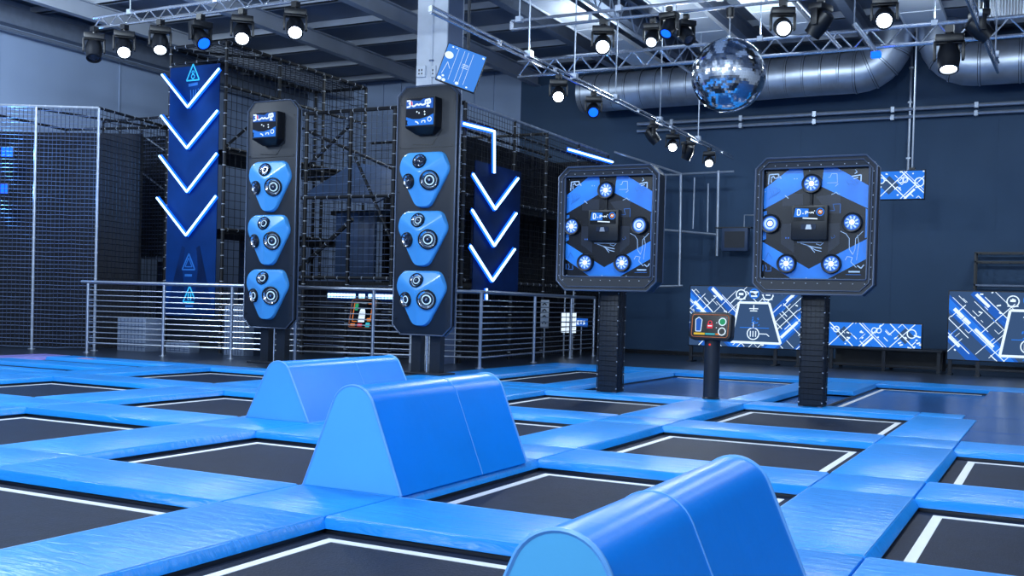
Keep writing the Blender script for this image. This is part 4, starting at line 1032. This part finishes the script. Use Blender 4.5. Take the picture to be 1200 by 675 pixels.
# ================================================================== SCREENS
def court_screen(x0, x1, z0, z1, Y, label, name, legs, seed, court=True):
    w, h = x1 - x0, z1 - z0; rnd = random.Random(seed)
    t = thing(name, label, 'screen', ((x0 + x1) / 2, Y, 0))
    MB().box(-w / 2 - 0.02, w / 2 + 0.02, 0, 0.1, z0 - 0.02, z1 + 0.02).build('casing', 'black', t, 0.006)
    b = MB(); b.box(-w / 2, w / 2, -0.006, 0, z0, z1, 0)
    mi_dark, mi_blue, mi_white, mi_mid = 0, 1, 2, 3
    def clip(poly):
        for ax, lim, sg in ((0, -w / 2, 1), (0, w / 2, -1), (1, z0, 1), (1, z1, -1)):
            out = []
            for i in range(len(poly)):
                a, c = poly[i], poly[(i + 1) % len(poly)]
                ia = (a[ax] - lim) * sg >= 0; ic = (c[ax] - lim) * sg >= 0
                if ia: out.append(a)
                if ia != ic:
                    k_ = (lim - a[ax]) / (c[ax] - a[ax]); out.append((a[0] + (c[0] - a[0]) * k_, a[1] + (c[1] - a[1]) * k_))
            poly = out
            if len(poly) < 3: return None
        return poly
    lay = [0]
    def stroke(a, c, wd, mi):
        dx, dz = c[0] - a[0], c[1] - a[1]; L_ = math.hypot(dx, dz)
        if L_ < 1e-4: return
        nx, nz = -dz / L_ * wd / 2, dx / L_ * wd / 2
        poly = clip([(a[0] - nx, a[1] - nz), (c[0] - nx, c[1] - nz), (c[0] + nx, c[1] + nz), (a[0] + nx, a[1] + nz)])
        if poly:
            lay[0] += 1; y = -0.007 - 0.00002 * lay[0]
            b.prism(poly, y, -0.004, mi)
    def pl(pts, wd, mi):
        for a, c in zip(pts, pts[1:]): stroke(a, c, wd, mi)
    cx = 0.0 if court else 99
    for s in (-1, 1):
        # diagonal street bands and lines, mirrored about the court
        hw_ = w / 2
        def dg(x, L_, wd, mi, dr=-1, z=None):
            z = z1 if z is None else z
            stroke((s * -1 * -x if s < 0 else -x, z), ((x + L_) if s < 0 else -(x + L_), z + dr * L_), wd, mi)
        if court:
            for x, L_, wd, mi, z in ((-hw_ - 0.25, 2.2, 0.26, 3, z1), (-hw_ - 0.25, 2.2, 0.16, 1, z1), (-hw_ + 0.1, 0.3, 0.07, 2, z1 - 0.35), (-hw_ + 0.5, 0.35, 0.06, 2, z1 - 0.75),
                                     (-hw_ + 0.45, 1.0, 0.16, 3, z1), (-hw_ + 0.5, 0.25, 0.06, 2, z1 - 0.05), (-hw_ - 0.9, 2.0, 0.18, 3, z1), (-hw_ + 0.02, 0.2, 0.05, 2, z1 - 0.92)):
                if s > 0: stroke((-x, z), (-(x + L_), z - L_), wd, mi)
                else: stroke((x, z), (x + L_, z - L_), wd, mi)
            for k_ in range(9):
                x = -hw_ - 1.1 + k_ * 0.27 + rnd.uniform(-0.05, 0.05); a = rnd.uniform(0.0, 0.5); L_ = rnd.uniform(0.6, 1.3)
                p_, q_ = (x + a, z1 - a), (x + a + L_, z1 - a - L_)
                if s > 0: p_, q_ = (-p_[0], p_[1]), (-q_[0], q_[1])
                stroke(p_, q_, rnd.choice((0.012, 0.016)), 2)
            for k_ in range(8):
                x = -hw_ - 1.1 + k_ * 0.3 + rnd.uniform(-0.05, 0.05); a = rnd.uniform(0.0, 0.6); L_ = rnd.uniform(0.3, 0.9)
                p_, q_ = (x + a, z0 + a), (x + a + L_, z0 + a + L_)
                if s > 0: p_, q_ = (-p_[0], p_[1]), (-q_[0], q_[1])
                stroke(p_, q_, rnd.choice((0.012, 0.016)), 2)
        elif s < 0:
            n_ = max(2, int(w / 0.5)); st_ = w / n_; hh = z1 - z0; zm = (z0 + z1) / 2
            for k_ in range(n_ + 1):
                x = -hw_ + k_ * st_; e = hh * 0.34
                for pz, mi in ((zm, 3),):
                    pc = clip([(x - e + st_ / 2, pz), (x + st_ / 2, pz - e), (x + e + st_ / 2, pz), (x + st_ / 2, pz + e)])
                    if pc and k_ % 2 == 0: lay[0] += 1; b.prism(pc, -0.007 - 0.00002 * lay[0], -0.004, 4)
                stroke((x, z1), (x + hh, z0), 0.02, 2); stroke((x, z0), (x + hh, z1), 0.016, 2)
                if k_ % 2: stroke((x + 0.06, z1), (x + hh + 0.06, z0), 0.01, 2); stroke((x + 0.08, z0), (x + 0.28, z0 + 0.2), 0.04, 2)
        for i in range(int((9 if court else 5) * w)):
            x = rnd.uniform(-w / 2, 0 if court else w / 2); z = rnd.uniform(z0, z1); L_ = rnd.uniform(0.05, 0.2); dr = rnd.choice((-1, 1, -1, 1))
            ln = [(x, z), (x + L_ * 0.7, z + dr * L_ * 0.7)]
            if rnd.random() < 0.4: ln.append((ln[1][0] + 0.08 * rnd.choice((-1, 1)), ln[1][1] - dr * 0.08))
            if s > 0: ln = [(-p_[0], p_[1]) for p_ in ln]
            pl(ln, rnd.choice((0.01, 0.012, 0.018)), 2 if rnd.random() < 0.7 else 1)
        for i in range(int(6 * w)):
            x = rnd.uniform(-w / 2, w / 2); z = rnd.uniform(z0, z1); stroke((x, z), (x + rnd.uniform(0.02, 0.08), z + rnd.uniform(-0.03, 0.03)), 0.028, 2)
    def ring(x, z, r, wd, mi): pl([(x + r * math.cos(i * PI / 8), z + r * math.sin(i * PI / 8)) for i in range(17)], wd, mi)
    if court:
        lay[0] += 20
        zt_, zb_ = z1 - 0.26 * h, z0 + 0.08 * h; a_, c_ = 0.115 * w, 0.19 * w
        q0 = 0.02 * w
        poly = [(-c_ + q0, zb_), (c_ + q0, zb_), (a_ + q0 * 0, zt_), (-a_ + q0 * 0, zt_)]
        b.prism(poly, -0.0115, -0.004, 0)
        lay[0] = 300
        pl(poly + [poly[0]], 0.05, 2)
        for x in (-0.1 * w, 0.105 * w):
            ring(x, z1 - 0.13 * h, 0.11, 0.022, 2); stroke((x - 0.05, z1 - 0.12 * h), (x + 0.05, z1 - 0.12 * h), 0.05, 2); stroke((x - 0.1, z1 - 0.2 * h), (x + 0.1, z1 - 0.2 * h), 0.02, 2)
        ring(0.0, z1 - 0.11 * h, 0.1, 0.03, 1); stroke((-0.09, z1 - 0.08 * h), (0.09, z1 - 0.08 * h), 0.03, 2); stroke((-0.07, z1 - 0.15 * h), (0.07, z1 - 0.15 * h), 0.03, 2)
        stroke((-0.1, zt_ - 0.13), (0.1, zt_ - 0.13), 0.02, 2); stroke((-0.08, zt_ - 0.18), (0.08, zt_ - 0.18), 0.02, 2); stroke((0, zt_ - 0.05), (0, zt_ - 0.16), 0.02, 2)
        ring(0.0, zb_ + 0.2, 0.13, 0.022, 2)
        for x in (-0.06, 0.0, 0.06): stroke((x, zb_ + 0.13), (x, zb_ + 0.26), 0.02, 2)
        stroke((-0.3, zb_ + 0.33), (0.35, zb_ + 0.33), 0.016, 1); pl([(0.13, zb_ + 0.2), (0.3, zb_ + 0.2), (0.36, zb_ + 0.15)], 0.018, 2); stroke((0, zb_ + 0.33), (0, zb_ + 0.45), 0.016, 2)
        for i in range(14): 
            x = rnd.uniform(-0.12, 0.12); z = (zt_ + zb_) / 2 + rnd.uniform(-0.1, 0.12); stroke((x, z), (x + 0.03, z + 0.02), 0.02, 1)
    else:
        ring(0.0, (z0 + z1) / 2 + 0.1, 0.055, 0.018, 2); ring(0.09, (z0 + z1) / 2 + 0.1, 0.05, 0.018, 2); ring(0.4 * w, (z0 + z1) / 2 + 0.05, 0.09, 0.022, 2); ring(-0.42 * w, (z0 + z1) / 2 + 0.1, 0.06, 0.02, 2)
    b.build('display', ['scr_dark', 'scr_blue', 'scr_white', 'scr_mid'] if court else ['scr_blue', 'scr_mid', 'scr_white', 'scr_mid', 'scr_dark'], t)
    for x in legs:
        b = MB(); b.box(x - 0.035, x + 0.035, 0.0, 0.07, 0, z0 - 0.02); b.box(x - 0.05, x + 0.05, -0.14, 0.3, 0, 0.03); b.build('leg', 'charcoal', t)
    if legs:
        MB().box(min(legs), max(legs), 0.02, 0.06, 0.12, 0.16).build('crossbar', 'charcoal', t)
    return t
court_screen(-3.93, -1.0, 0.38, 1.72, 18.6, 'large blue court screen on legs by the navy wall, left of the bench', 'court_screen', (-1.42, -1.1, 0.5, 1.0, 1.4), 3)
court_screen(1.56, 4.5, 0.32, 1.70, 18.5, 'large blue court screen on legs cropped at the right edge', 'court_screen', (-1.42, -0.9, 0.5, 1.4), 9)
court_screen(-0.85, 1.02, 0.5, 1.0, 18.75, 'wide low blue patterned screen standing on the dark bench', 'bar_screen', (), 5, False)
court_screen(0.06, 0.98, 3.62, 4.2, 18.7, 'small blue patterned screen hung high beside the right square board', 'hanging_screen', (), 12, False)
o = thing('screen_pole', 'thin ceiling pole holding the small high patterned screen', 'pole', (0.72, 18.85, 4.2)); MB().tube([(0, 0, 0.0), (0, 0, 3.2)], 0.018, 8).build('pole', 'pipe', o); MB().box(-0.06, 0.06, -0.06, 0.03, -0.02, 0.08).build('clamp', 'black', o)
t = thing('bench', 'long dark bench table by the navy wall carrying the low patterned screen', 'bench', (0.3, 19.0, 0))
MB().box(-1.15, 1.15, -0.35, 0.9, 0.43, 0.48).build('table_top', 'charcoal', t, 0.008)
for x in (-1.08, 0.0, 1.08):
    for y in (-0.3, 0.85): MB().box(x - 0.035, x + 0.035, y - 0.035, y + 0.035, 0, 0.43).build('leg', 'charcoal', t)
MB().box(-1.1, 1.1, 0.3, 0.36, 0.05, 0.43).build('back_panel', 'black', t)
MB().box(-1.08, 1.08, -0.32, -0.28, 0.1, 0.14).build('crossbar', 'charcoal', t)
a = onY(1142, 296, 20.9); c = onY(1142, 334, 20.9)
t = thing('wall_rack', 'empty black metal shelf rack on the navy wall above the right court screen', 'rack', (a.x, 20.9, c.z))
h = a.z - c.z
for x in (0.02, 1.8):
    for y in (0.0, 0.5): MB().box(x - 0.02, x + 0.02, y - 0.02, y + 0.02, -0.1, h).build('upright', 'black', t)
for z in (0.0, h * 0.72, h): 
    b = MB(); b.box(0, 1.82, -0.02, 0.02, z - 0.015, z + 0.015); b.box(0, 1.82, 0.48, 0.52, z - 0.015, z + 0.015); b.box(0, 0.03, 0, 0.5, z - 0.015, z + 0.015)
    for i in range(9): b.box(0.1 + i * 0.2, 0.11 + i * 0.2, 0, 0.5, z - 0.004, z + 0.004)
    b.build('shelf', 'edge' if z == 0 else 'black', t)
# tilted monitor on the column
tl, tr, br, bl = [CP + ray(x, y) * 18 for x, y in ((523, 47), (568, 67), (559, 109), (512, 95))]
ctr = (tl + tr + br + bl) / 4
ctr = CP + ray(540.5, 79.5) * 16.4; sc_ = 16.4 / 18
vx = ((tr - tl) + (br - bl)) * 0.5 * sc_; vz = ((tl - bl) + (tr - br)) * 0.5 * sc_
ex = vx.normalized(); ez = (vz - ex * vz.dot(ex)).normalized(); ey = ez.cross(ex)
X = Matrix.Identity(4)
for i in range(3): X[i][0] = ex[i]; X[i][1] = ey[i]; X[i][2] = ez[i]; X[i][3] = ctr[i]
t = thing('tilted_monitor', 'tilted blue monitor hung high beside the white column', 'monitor', mw=X)
w, h = vx.length / 2, vz.length / 2
MB().box(-w, w, 0.0, 0.07, -h, h).build('casing', 'black', t, 0.008)
b = MB(); b.box(-w + 0.015, w - 0.015, -0.004, 0.0, -h + 0.015, h - 0.015, 0)
for u, v, s in ((-0.75, 0.4, 0.07), (-0.82, -0.85, 0.035), (-0.6, -0.88, 0.03), (0.05, -0.82, 0.03), (0.85, 0.82, 0.02), (-0.7, 0.85, 0.015), (-0.5, 0.85, 0.012), (0.55, -0.85, 0.016), (-0.7, -0.68, 0.02)):
    b.prism([(u * w + s * math.cos(i * PI / 6), v * h + s * 0.8 * math.sin(i * PI / 6)) for i in range(12)], -0.008, -0.004, 1)
for u in (-0.4, -0.1, 0.1, 0.35): b.ribbon([(u * w, 0.85 * h), (u * w, -0.8 * h)], 0.004, -0.004, 2)
b.ribbon([(-0.7 * w, 0.05 * h), (-0.8 * w, -0.6 * h)], 0.006, -0.004, 2); b.ribbon([(-0.7 * w, 0.05 * h), (-0.5 * w, -0.25 * h)], 0.006, -0.004, 2)
for v in (0.2, 0.12, 0.02): b.ribbon([(0.0, v * h), (0.3 * w, v * h)], 0.006, -0.004, 2)
b.build('display', ['scr_sky', 'scr_white', 'scr_white'], t)
Xi = X.inverted(); topp = Xi @ (ctr + Vector((0.05, 0.12, 0))); b = MB(); R3 = Xi.to_3x3()
zup = R3 @ Vector((0, 0, 1)); st = Vector((0.1, 0.09, 0.0)); b.tube([st, st + zup * (CZ - ctr.z - 0.05)], 0.025, 8); b.box(-0.12, 0.25, 0.06, 0.1, -0.12, 0.12)
b.build('pole_mount', 'charcoal', t)

# ================================================================== DUCTS
def duct(pts, r, label, nseam, straight_seams):
    o = Vector(pts[0]); t = thing('air_duct', label, 'duct', o)
    P = [Vector(p) - o for p in pts]
    MB().tube(P, r, 32).build('duct_run', 'galv', t, ang=50)
    for p, d in straight_seams:
        p = Vector(p) - o; X = aimM(p, d)
        b = MB(); b.lathe([(r * 1.001, -0.03), (r * 1.028, -0.018), (r * 1.028, 0.018), (r * 1.001, 0.03)], X, 32, mis=[1, 0, 1], capa=False, capb=False)
        b.build('band', ['galv', 'seam'], t)
    return t
dy = 20.5; rD = 0.47; zD = 6.72
def bend(xc, zc, R_, a0, a1, n=7): return [(xc + R_ * math.cos(a0 + (a1 - a0) * i / n), dy, zc + R_ * math.sin(a0 + (a1 - a0) * i / n)) for i in range(n + 1)]
R_ = 0.75
xe = -0.75
pts = [(-7.6, dy, zD - 0.05), (-4, dy, zD - 0.03), (-2, dy, zD)] + bend(xe, zD + R_, R_, -PI / 2, 0) + [(xe + R_, dy, CZ - 0.006)]
sm = [((-7.5 + i * 0.62, dy, zD - 0.045 + 0.006 * i), (1, 0, 0)) for i in range(11)] if False else [((-7.5 + i * 0.4, dy, zD - 0.045 + 0.004 * i), (1, 0, 0)) for i in range(17)]
sm += [((xe + R_ * math.cos(a), dy, zD + R_ + R_ * math.sin(a)), (-math.sin(a), 0, math.cos(a))) for a in (-PI / 2, -PI / 2 + 0.4, -PI / 2 + 0.8, -PI / 2 + 1.2)]
duct(pts, rD, 'large silver spiral air duct running along the navy wall, left of the gap', 10, sm)
xs = 1.75
pts = [(xs - R_, dy, CZ - 0.006)] + bend(xs, zD + R_, R_, PI, 1.5 * PI) + [(4, dy, zD), (9, dy, zD)]
sm = [((xs + 0.1 + i * 0.8, dy, zD), (1, 0, 0)) for i in range(6)]
sm += [((xs + R_ * math.cos(a), dy, zD + R_ + R_ * math.sin(a)), (-math.sin(a), 0, math.cos(a))) for a in (PI + 0.3, PI + 0.7, PI + 1.1)]
duct(pts, rD, 'large silver spiral air duct at the top right corner, right of the gap', 8, sm)
t = thing('louvre_panel', 'ribbed silver panel hanging at the top right corner', 'panel', onY(1180, 10, 17.0), -0.1)
MB().box(-0.3, 0.3, 0, 0.06, -0.18, 0.9).build('frame', 'galv', t)
b = MB(); [b.box(-0.28 + i * 0.052, -0.25 + i * 0.052, -0.02, 0, -0.17, 0.9) for i in range(11)]; b.build('rib', 'alu', t)

# ================================================================== TRUSSES, SPOTLIGHTS, MIRROR BALL
def truss(p0, p1, gap, r, label, step=0.5, lattice=True, vert=True, hang=()):
    p0 = Vector(p0); p1 = Vector(p1); t = thing('lighting_truss', label, 'truss', p0)
    d = (p1 - p0).normalized(); L_ = (p1 - p0).length; u = UPZ
    for off in (Vector((0, 0, 0)), u * gap):
        MB().tube([off, d * L_ + off], r, 10).build('chord', 'alu', t)
    b = MB(); n = int(L_ / step)
    for i in range(n):
        a = d * (i * L_ / n); m_ = d * ((i + 0.5) * L_ / n); c = d * ((i + 1) * L_ / n)
        if lattice: b.tube([a, m_ + u * gap], r * 0.5, 6); b.tube([m_ + u * gap, c], r * 0.5, 6)
        elif i % 2 == 0: b.bar(a, a + u * gap, 0.03, 0.05)
    b.build('brace', 'alu', t)
    for s in hang:
        a = d * (L_ * s) + u * gap
        b = MB(); b.tube([a, Vector((a.x, a.y, CZ - p0.z - 0.03))], 0.012, 6); b.box(a.x - 0.05, a.x + 0.05, a.y - 0.05, a.y + 0.05, a.z - 0.03, a.z + 0.06); b.build('hanger', 'pipe', t)
    return t
truss((-13.3, 9.85, 6.33), (-3.5, 9.85, 6.33), 0.2, 0.028, 'silver lattice lighting truss at the top left, carrying six spotlights', 0.42, True, True, (0.1, 0.32, 0.6))
truss((-4.62, 10.8, 5.72), (2.4, 10.8, 5.72), 0.14, 0.024, 'silver twin pipe rig holding the mirror ball and front spotlights', 0.7, False, True, (0.02, 0.27, 0.5, 0.75))
truss((-6.6, 14.9, 5.92), (3.5, 14.9, 5.92), 0.32, 0.035, 'silver lattice truss passing behind the mirror ball', 0.55, True, True, (0.2, 0.5, 0.8))
truss((-3.5, 6.5, 4.8), (-3.5, 20.2, 4.8), 0.07, 0.02, 'long thin pipe rail running back to the navy wall with small spotlights', 0.9, False, True, (0.2, 0.32, 0.45, 0.62, 0.8))
truss((2.42, 8.6, 5.05), (2.58, 13.6, 5.05), 0.16, 0.022, 'short dark truss at the top right corner of the photo', 0.4, True, True, (0.4, 0.9))

BEAMS = []
def spotlight(hang, d, label, lens='led', s=1.0, soft=False):
    """moving head hung at point 'hang', head aimed along d"""
    hang = Vector(hang); d = Vector(d).normalized()
    t = thing('spotlight', label, 'spotlight', hang, 0.0, 'ceiling spotlights')
    b = MB(); b.box(-0.05 * s, 0.05 * s, -0.05 * s, 0.05 * s, -0.07 * s, 0.02 * s); b.tube([(0, 0, -0.07 * s), (0, 0, -0.1 * s)], 0.03 * s, 8); b.build('clamp', 'black', t)
    yaw = math.atan2(d.y, d.x) + PI / 2; Rz = Matrix.Rotation(yaw, 4, 'Z')
    b = MB(); b.box(-0.17 * s, 0.17 * s, -0.11 * s, 0.11 * s, -0.2 * s, -0.1 * s, 0, Rz); b.build('base', 'black', t, 0.015 * s)
    b = MB()
    for q in (-1, 1):
        b.add([], []); b.box(*(sorted((q * 0.15 * s, q * 0.185 * s))), -0.05 * s, 0.05 * s, -0.42 * s, -0.18 * s, 0, Rz)
    b.box(-0.16 * s, 0.16 * s, -0.06 * s, 0.06 * s, -0.215 * s, -0.195 * s, 0, Rz)
    b.build('yoke', 'black', t, 0.008 * s)
    c = Vector((0, 0, -0.37 * s)); X = aimM(c, d)
    b = MB(); b.lathe([(0.05 * s, -0.2 * s), (0.11 * s, -0.17 * s), (0.135 * s, -0.05 * s), (0.135 * s, 0.06 * s), (0.12 * s, 0.16 * s), (0.125 * s, 0.19 * s), (0.1 * s, 0.19 * s), (0.1 * s, 0.165 * s)], X, 20, 0)
    hd = b.build('head', 'black', t)
    b = MB(); b.lathe([(0.1 * s, 0.168 * s), (0.085 * s, 0.18 * s), (0.03 * s, 0.19 * s)], X, 20, 0); b.build('lens', lens, hd)
    if lens == 'led': BEAMS.append((hang + c + d * (0.23 * s), d))
    return t
toC = lambda p: (CP - Vector(p)).normalized()
T1 = [(118, 'dark unlit spotlight at the left end of the top left truss', 'glass', (0.35, -0.3, -0.9)),
      (146, 'blazing white spotlight second from the left on the top left truss', 'led', None),
      (188, 'white spotlight tilted right, third from the left on the top left truss', 'led_soft', (0.5, -0.45, -0.8)),
      (235, 'spotlight with a small blue lens, fourth on the top left truss', 'led_blue', (0.75, -0.3, -0.6)),
      (284, 'blazing white spotlight fifth on the top left truss, above the chevron tower', 'led', None),
      (346, 'blazing white spotlight at the top, right end of the left group', 'led', None)]
for px, lab, ln, d in T1:
    p = onY(px, 30, 9.85); hp = (p.x, 9.85 if px > 120 else 9.7, 6.3 if px > 120 else 6.28)
    dd = d if d else (toC(hp) + Vector((0, 0, -0.55)))
    spotlight(hp, dd, lab, ln, 1.12)
T2 = [(707, 'blazing white spotlight at the left end of the mirror ball rig', 'led', None),
      (765, 'white spotlight tilted downward, left of the trio beside the mirror ball', 'led_soft', (0.15, -0.75, -0.65)),
      (784, 'blue lit spotlight in the middle of the trio beside the mirror ball', 'led_blue', (-0.1, -0.6, -0.75)),
      (804, 'dark unlit spotlight right of the trio, just left of the mirror ball', 'glass', (0.5, -0.4, -0.6)),
      (917, 'spotlight with a narrow white lens, right of the mirror ball', 'led_soft', (0.3, -0.85, -0.35)),
      (961, 'dark unlit spotlight turned away, top centre right', 'glass', (-0.6, 0.2, -0.7)),
      (1036, 'blazing white spotlight at top right above the duct bend', 'led', None)]
for px, lab, ln, d in T2:
    Y = {765: 10.95, 784: 10.45, 804: 10.95}.get(px, 10.75)
    zz = 5.7
    p = onY(px, 30, Y)
    hp = (p.x, Y, 5.7)
    dd = d if d else (toC(hp) + Vector((0, 0, -0.25)))
    spotlight(hp, dd, lab, ln, 0.8 if px in (765, 784, 804) else 1.0)
T3 = [(648, 103, 'small white spotlight on the thin rail, left of its blue neighbour', 'led', None, 10.3), (687, 122, 'small blue glowing spotlight hanging from the thin rail', 'led_blue', None, 11.7),
      (782, 150, 'small unlit spotlight on the thin rail below the duct', 'glass', (0.5, 0.3, -0.7), 14.6), (805, 166, 'small white spotlight near the wall end of the thin rail', 'led', None, 15.8),
      (822, 172, 'small dark spotlight second from the wall on the thin rail', 'glass', (-0.4, 0.2, -0.8), 16.8), (845, 183, 'white spotlight last on the thin rail, nearest the navy wall', 'led', None, 18.3)]
for px, py, lab, ln, d, y in T3:
    hp = (-3.5, y, 4.79)
    spotlight(hp, d if d else toC(hp) + Vector((0, 0, -0.3)), lab, ln, 0.8)
p = gz(1113, 32, 5.2); spotlight((p.x, p.y, 5.2), (0.05, -0.35, -0.95), 'bell shaped white downlight beneath the top right truss, before the right duct', 'led', 1.1)
p = onY(1138, 30, 11.2); spotlight((p.x + 0.12, p.y - 0.3, p.z + 0.2), (0.7, 0.3, -0.6), 'dark unlit spotlight beside the bell shaped downlight at top right', 'glass', 0.9)
p1 = onY(1001, 28, 14.2); p2 = onY(1027, 61, 14.2)
t = thing('batten_light', 'slanting silver tube with a blue light at its tip before the duct bend', 'light', p2)
MB().tube([p1 - p2, Vector((0, 0, 0))], 0.04, 10).build('tube', 'alu', t)
q0 = p1 - p2; MB().tube([q0, Vector((q0.x, q0.y, CZ - p2.z))], 0.012, 6).build('hanger', 'pipe', t)
MB().box(-0.08, 0.08, -0.07, 0.05, -0.1, 0.0).build('tip_lamp', 'led_blue', t, 0.01)

p3 = onY(935, 2, 13.6); p4 = onY(985, 57, 13.6)
t = thing('batten_pole', 'plain slanting silver tube behind the dark spotlight at top centre right', 'pole', p4)
MB().tube([p3 - p4, Vector((0, 0, 0))], 0.035, 10).build('tube', 'alu', t)
q0 = p3 - p4; MB().tube([q0, Vector((q0.x, q0.y, CZ - p4.z))], 0.012, 6).build('hanger', 'pipe', t)

# mirror ball
bc = Vector((-0.943, 10.8, 4.70)); rB = 0.55
t = thing('mirror_ball', 'large mirrored disco ball hanging at the top right of centre', 'mirror ball', bc)
b = MB(); rows, cols = 46, 92
for i in range(rows):
    a0 = -PI / 2 + PI * i / rows + 0.0006; a1 = -PI / 2 + PI * (i + 1) / rows - 0.0006
    cc = max(8, int(cols * math.cos((a0 + a1) / 2)))
    for j in range(cc):
        q0 = 2 * PI * j / cc + 0.0008; q1 = 2 * PI * (j + 1) / cc - 0.0008
        u_, v_ = random.uniform(-0.0006, 0.0006), random.uniform(-0.0006, 0.0006)
        b.add([((rB + k_) * math.cos(a) * math.cos(q), (rB + k_) * math.cos(a) * math.sin(q), (rB + k_) * math.sin(a)) for a, q, k_ in ((a0, q0, -u_ - v_), (a0, q1, u_ - v_), (a1, q1, u_ + v_), (a1, q0, v_ - u_))], [(0, 1, 2, 3)])
b.build('mirror_tiles', 'mirror', t, ang=1)
b = MB(); b.lathe([((rB - 0.004) * math.cos(-PI / 2 + PI * i / 24), (rB - 0.004) * math.sin(-PI / 2 + PI * i / 24)) for i in range(1, 24)], None, 48); b.build('core', 'grout', t)
b = MB(); b.tube([(0, 0, rB - 0.01), (0, 0, 1.02)], 0.012, 8); b.lathe([(0.05, rB - 0.01), (0.05, rB + 0.03), (0.02, rB + 0.05)], None, 12); b.build('hanging_rod', 'alu', t)
b = MB(); b.lathe([(0.05, 0.86), (0.06, 0.9), (0.06, 1.0), (0.03, 1.02)], None, 12); b.build('motor', 'black', t)

# ================================================================== LIGHT
w = bpy.data.worlds.new('world'); SC.world = w; w.use_nodes = True
bg = w.node_tree.nodes['Background']; bg.inputs['Color'].default_value = (0.6, 0.74, 1.0, 1); bg.inputs['Strength'].default_value = 0.42
def area(loc, size, power, rgb, target=None, sy=None):
    l = bpy.data.lights.new('unseen_hall_lamp', 'AREA'); l.energy = power; l.color = rgb
    l.shape = 'RECTANGLE' if sy else 'DISK'; l.size = size
    if sy: l.size_y = sy
    o = bpy.data.objects.new('unseen_hall_lamp', l); COL.objects.link(o); o.location = loc
    d = (Vector(target) - Vector(loc)).normalized() if target else Vector((0, 0, -1))
    o.rotation_euler = d.to_track_quat('-Z', 'Y').to_euler()
    return o
CW = (0.74, 0.88, 1.0)
def lamp(loc, power, rgb, r=0.3):
    l = bpy.data.lights.new('unseen_hall_lamp', 'POINT'); l.energy = power; l.color = rgb; l.shadow_soft_size = r
    o = bpy.data.objects.new('unseen_hall_lamp', l); COL.objects.link(o); o.location = loc
for x, y, pw in ((-9.5, 3.5, 600), (-4.5, 3.0, 600), (0.5, 4.0, 540), (5.0, 4.5, 300), (-5.0, -6.0, 950), (1.0, -7.5, 1300), (6.5, -1.0, 260)):  # lamps out of view, placed to light pads, wedge ends and ceiling
    lamp((x, y, 6.1), pw, CW)
area((-13.0, 6.0, 6.9), 1.0, 420, CW, (-17.6, 14, 4.5))  # unseen lamp aimed at the left wall to brighten it
for x, y in ((-10, 16.5), (-2, 17.0), (3.5, 17)):  # downlights for the back of the hall, no fixtures seen there
    area((x, y, 7.0), 0.8, 160, CW)
def spot(loc, d, power, rgb, angle=2.4, r=0.06, name='spotlight_beam'):
    l = bpy.data.lights.new(name, 'SPOT'); l.energy = power; l.color = rgb; l.spot_size = angle; l.spot_blend = 0.6; l.shadow_soft_size = r
    o = bpy.data.objects.new(name, l); COL.objects.link(o); o.location = loc
    o.rotation_euler = Vector(d).to_track_quat('-Z', 'Y').to_euler()
for p in FLOODS: spot(Vector(p) + Vector((0.08, -0.14, 0)), (0.75, 0.0, 0.1), 120, (0.1, 0.35, 1.0), 2.6)
for p, d in BEAMS: spot(p, d, 160, (0.85, 0.93, 1.0), 1.9)
for x, y, z in ((-11, 9.9, 6.65), (-6.5, 9.9, 6.65), (-4.6, 14.9, 6.35), (-1.5, 14.9, 6.35), (1.5, 14.9, 6.35)):  # upward fill added to brighten the roof panels, no fixtures seen there
    spot((x, y, z), (0.0, 0.15, 1), 170, CW, 2.9, 0.05, 'added_roof_fill')

SC.view_settings.view_transform = 'Standard'; SC.view_settings.look = 'None'
SC.view_settings.exposure = 0.0; SC.view_settings.gamma = 1.0; SC.view_settings.use_curve_mapping = False
try:
    SC.cycles.use_denoising = True
except Exception: pass
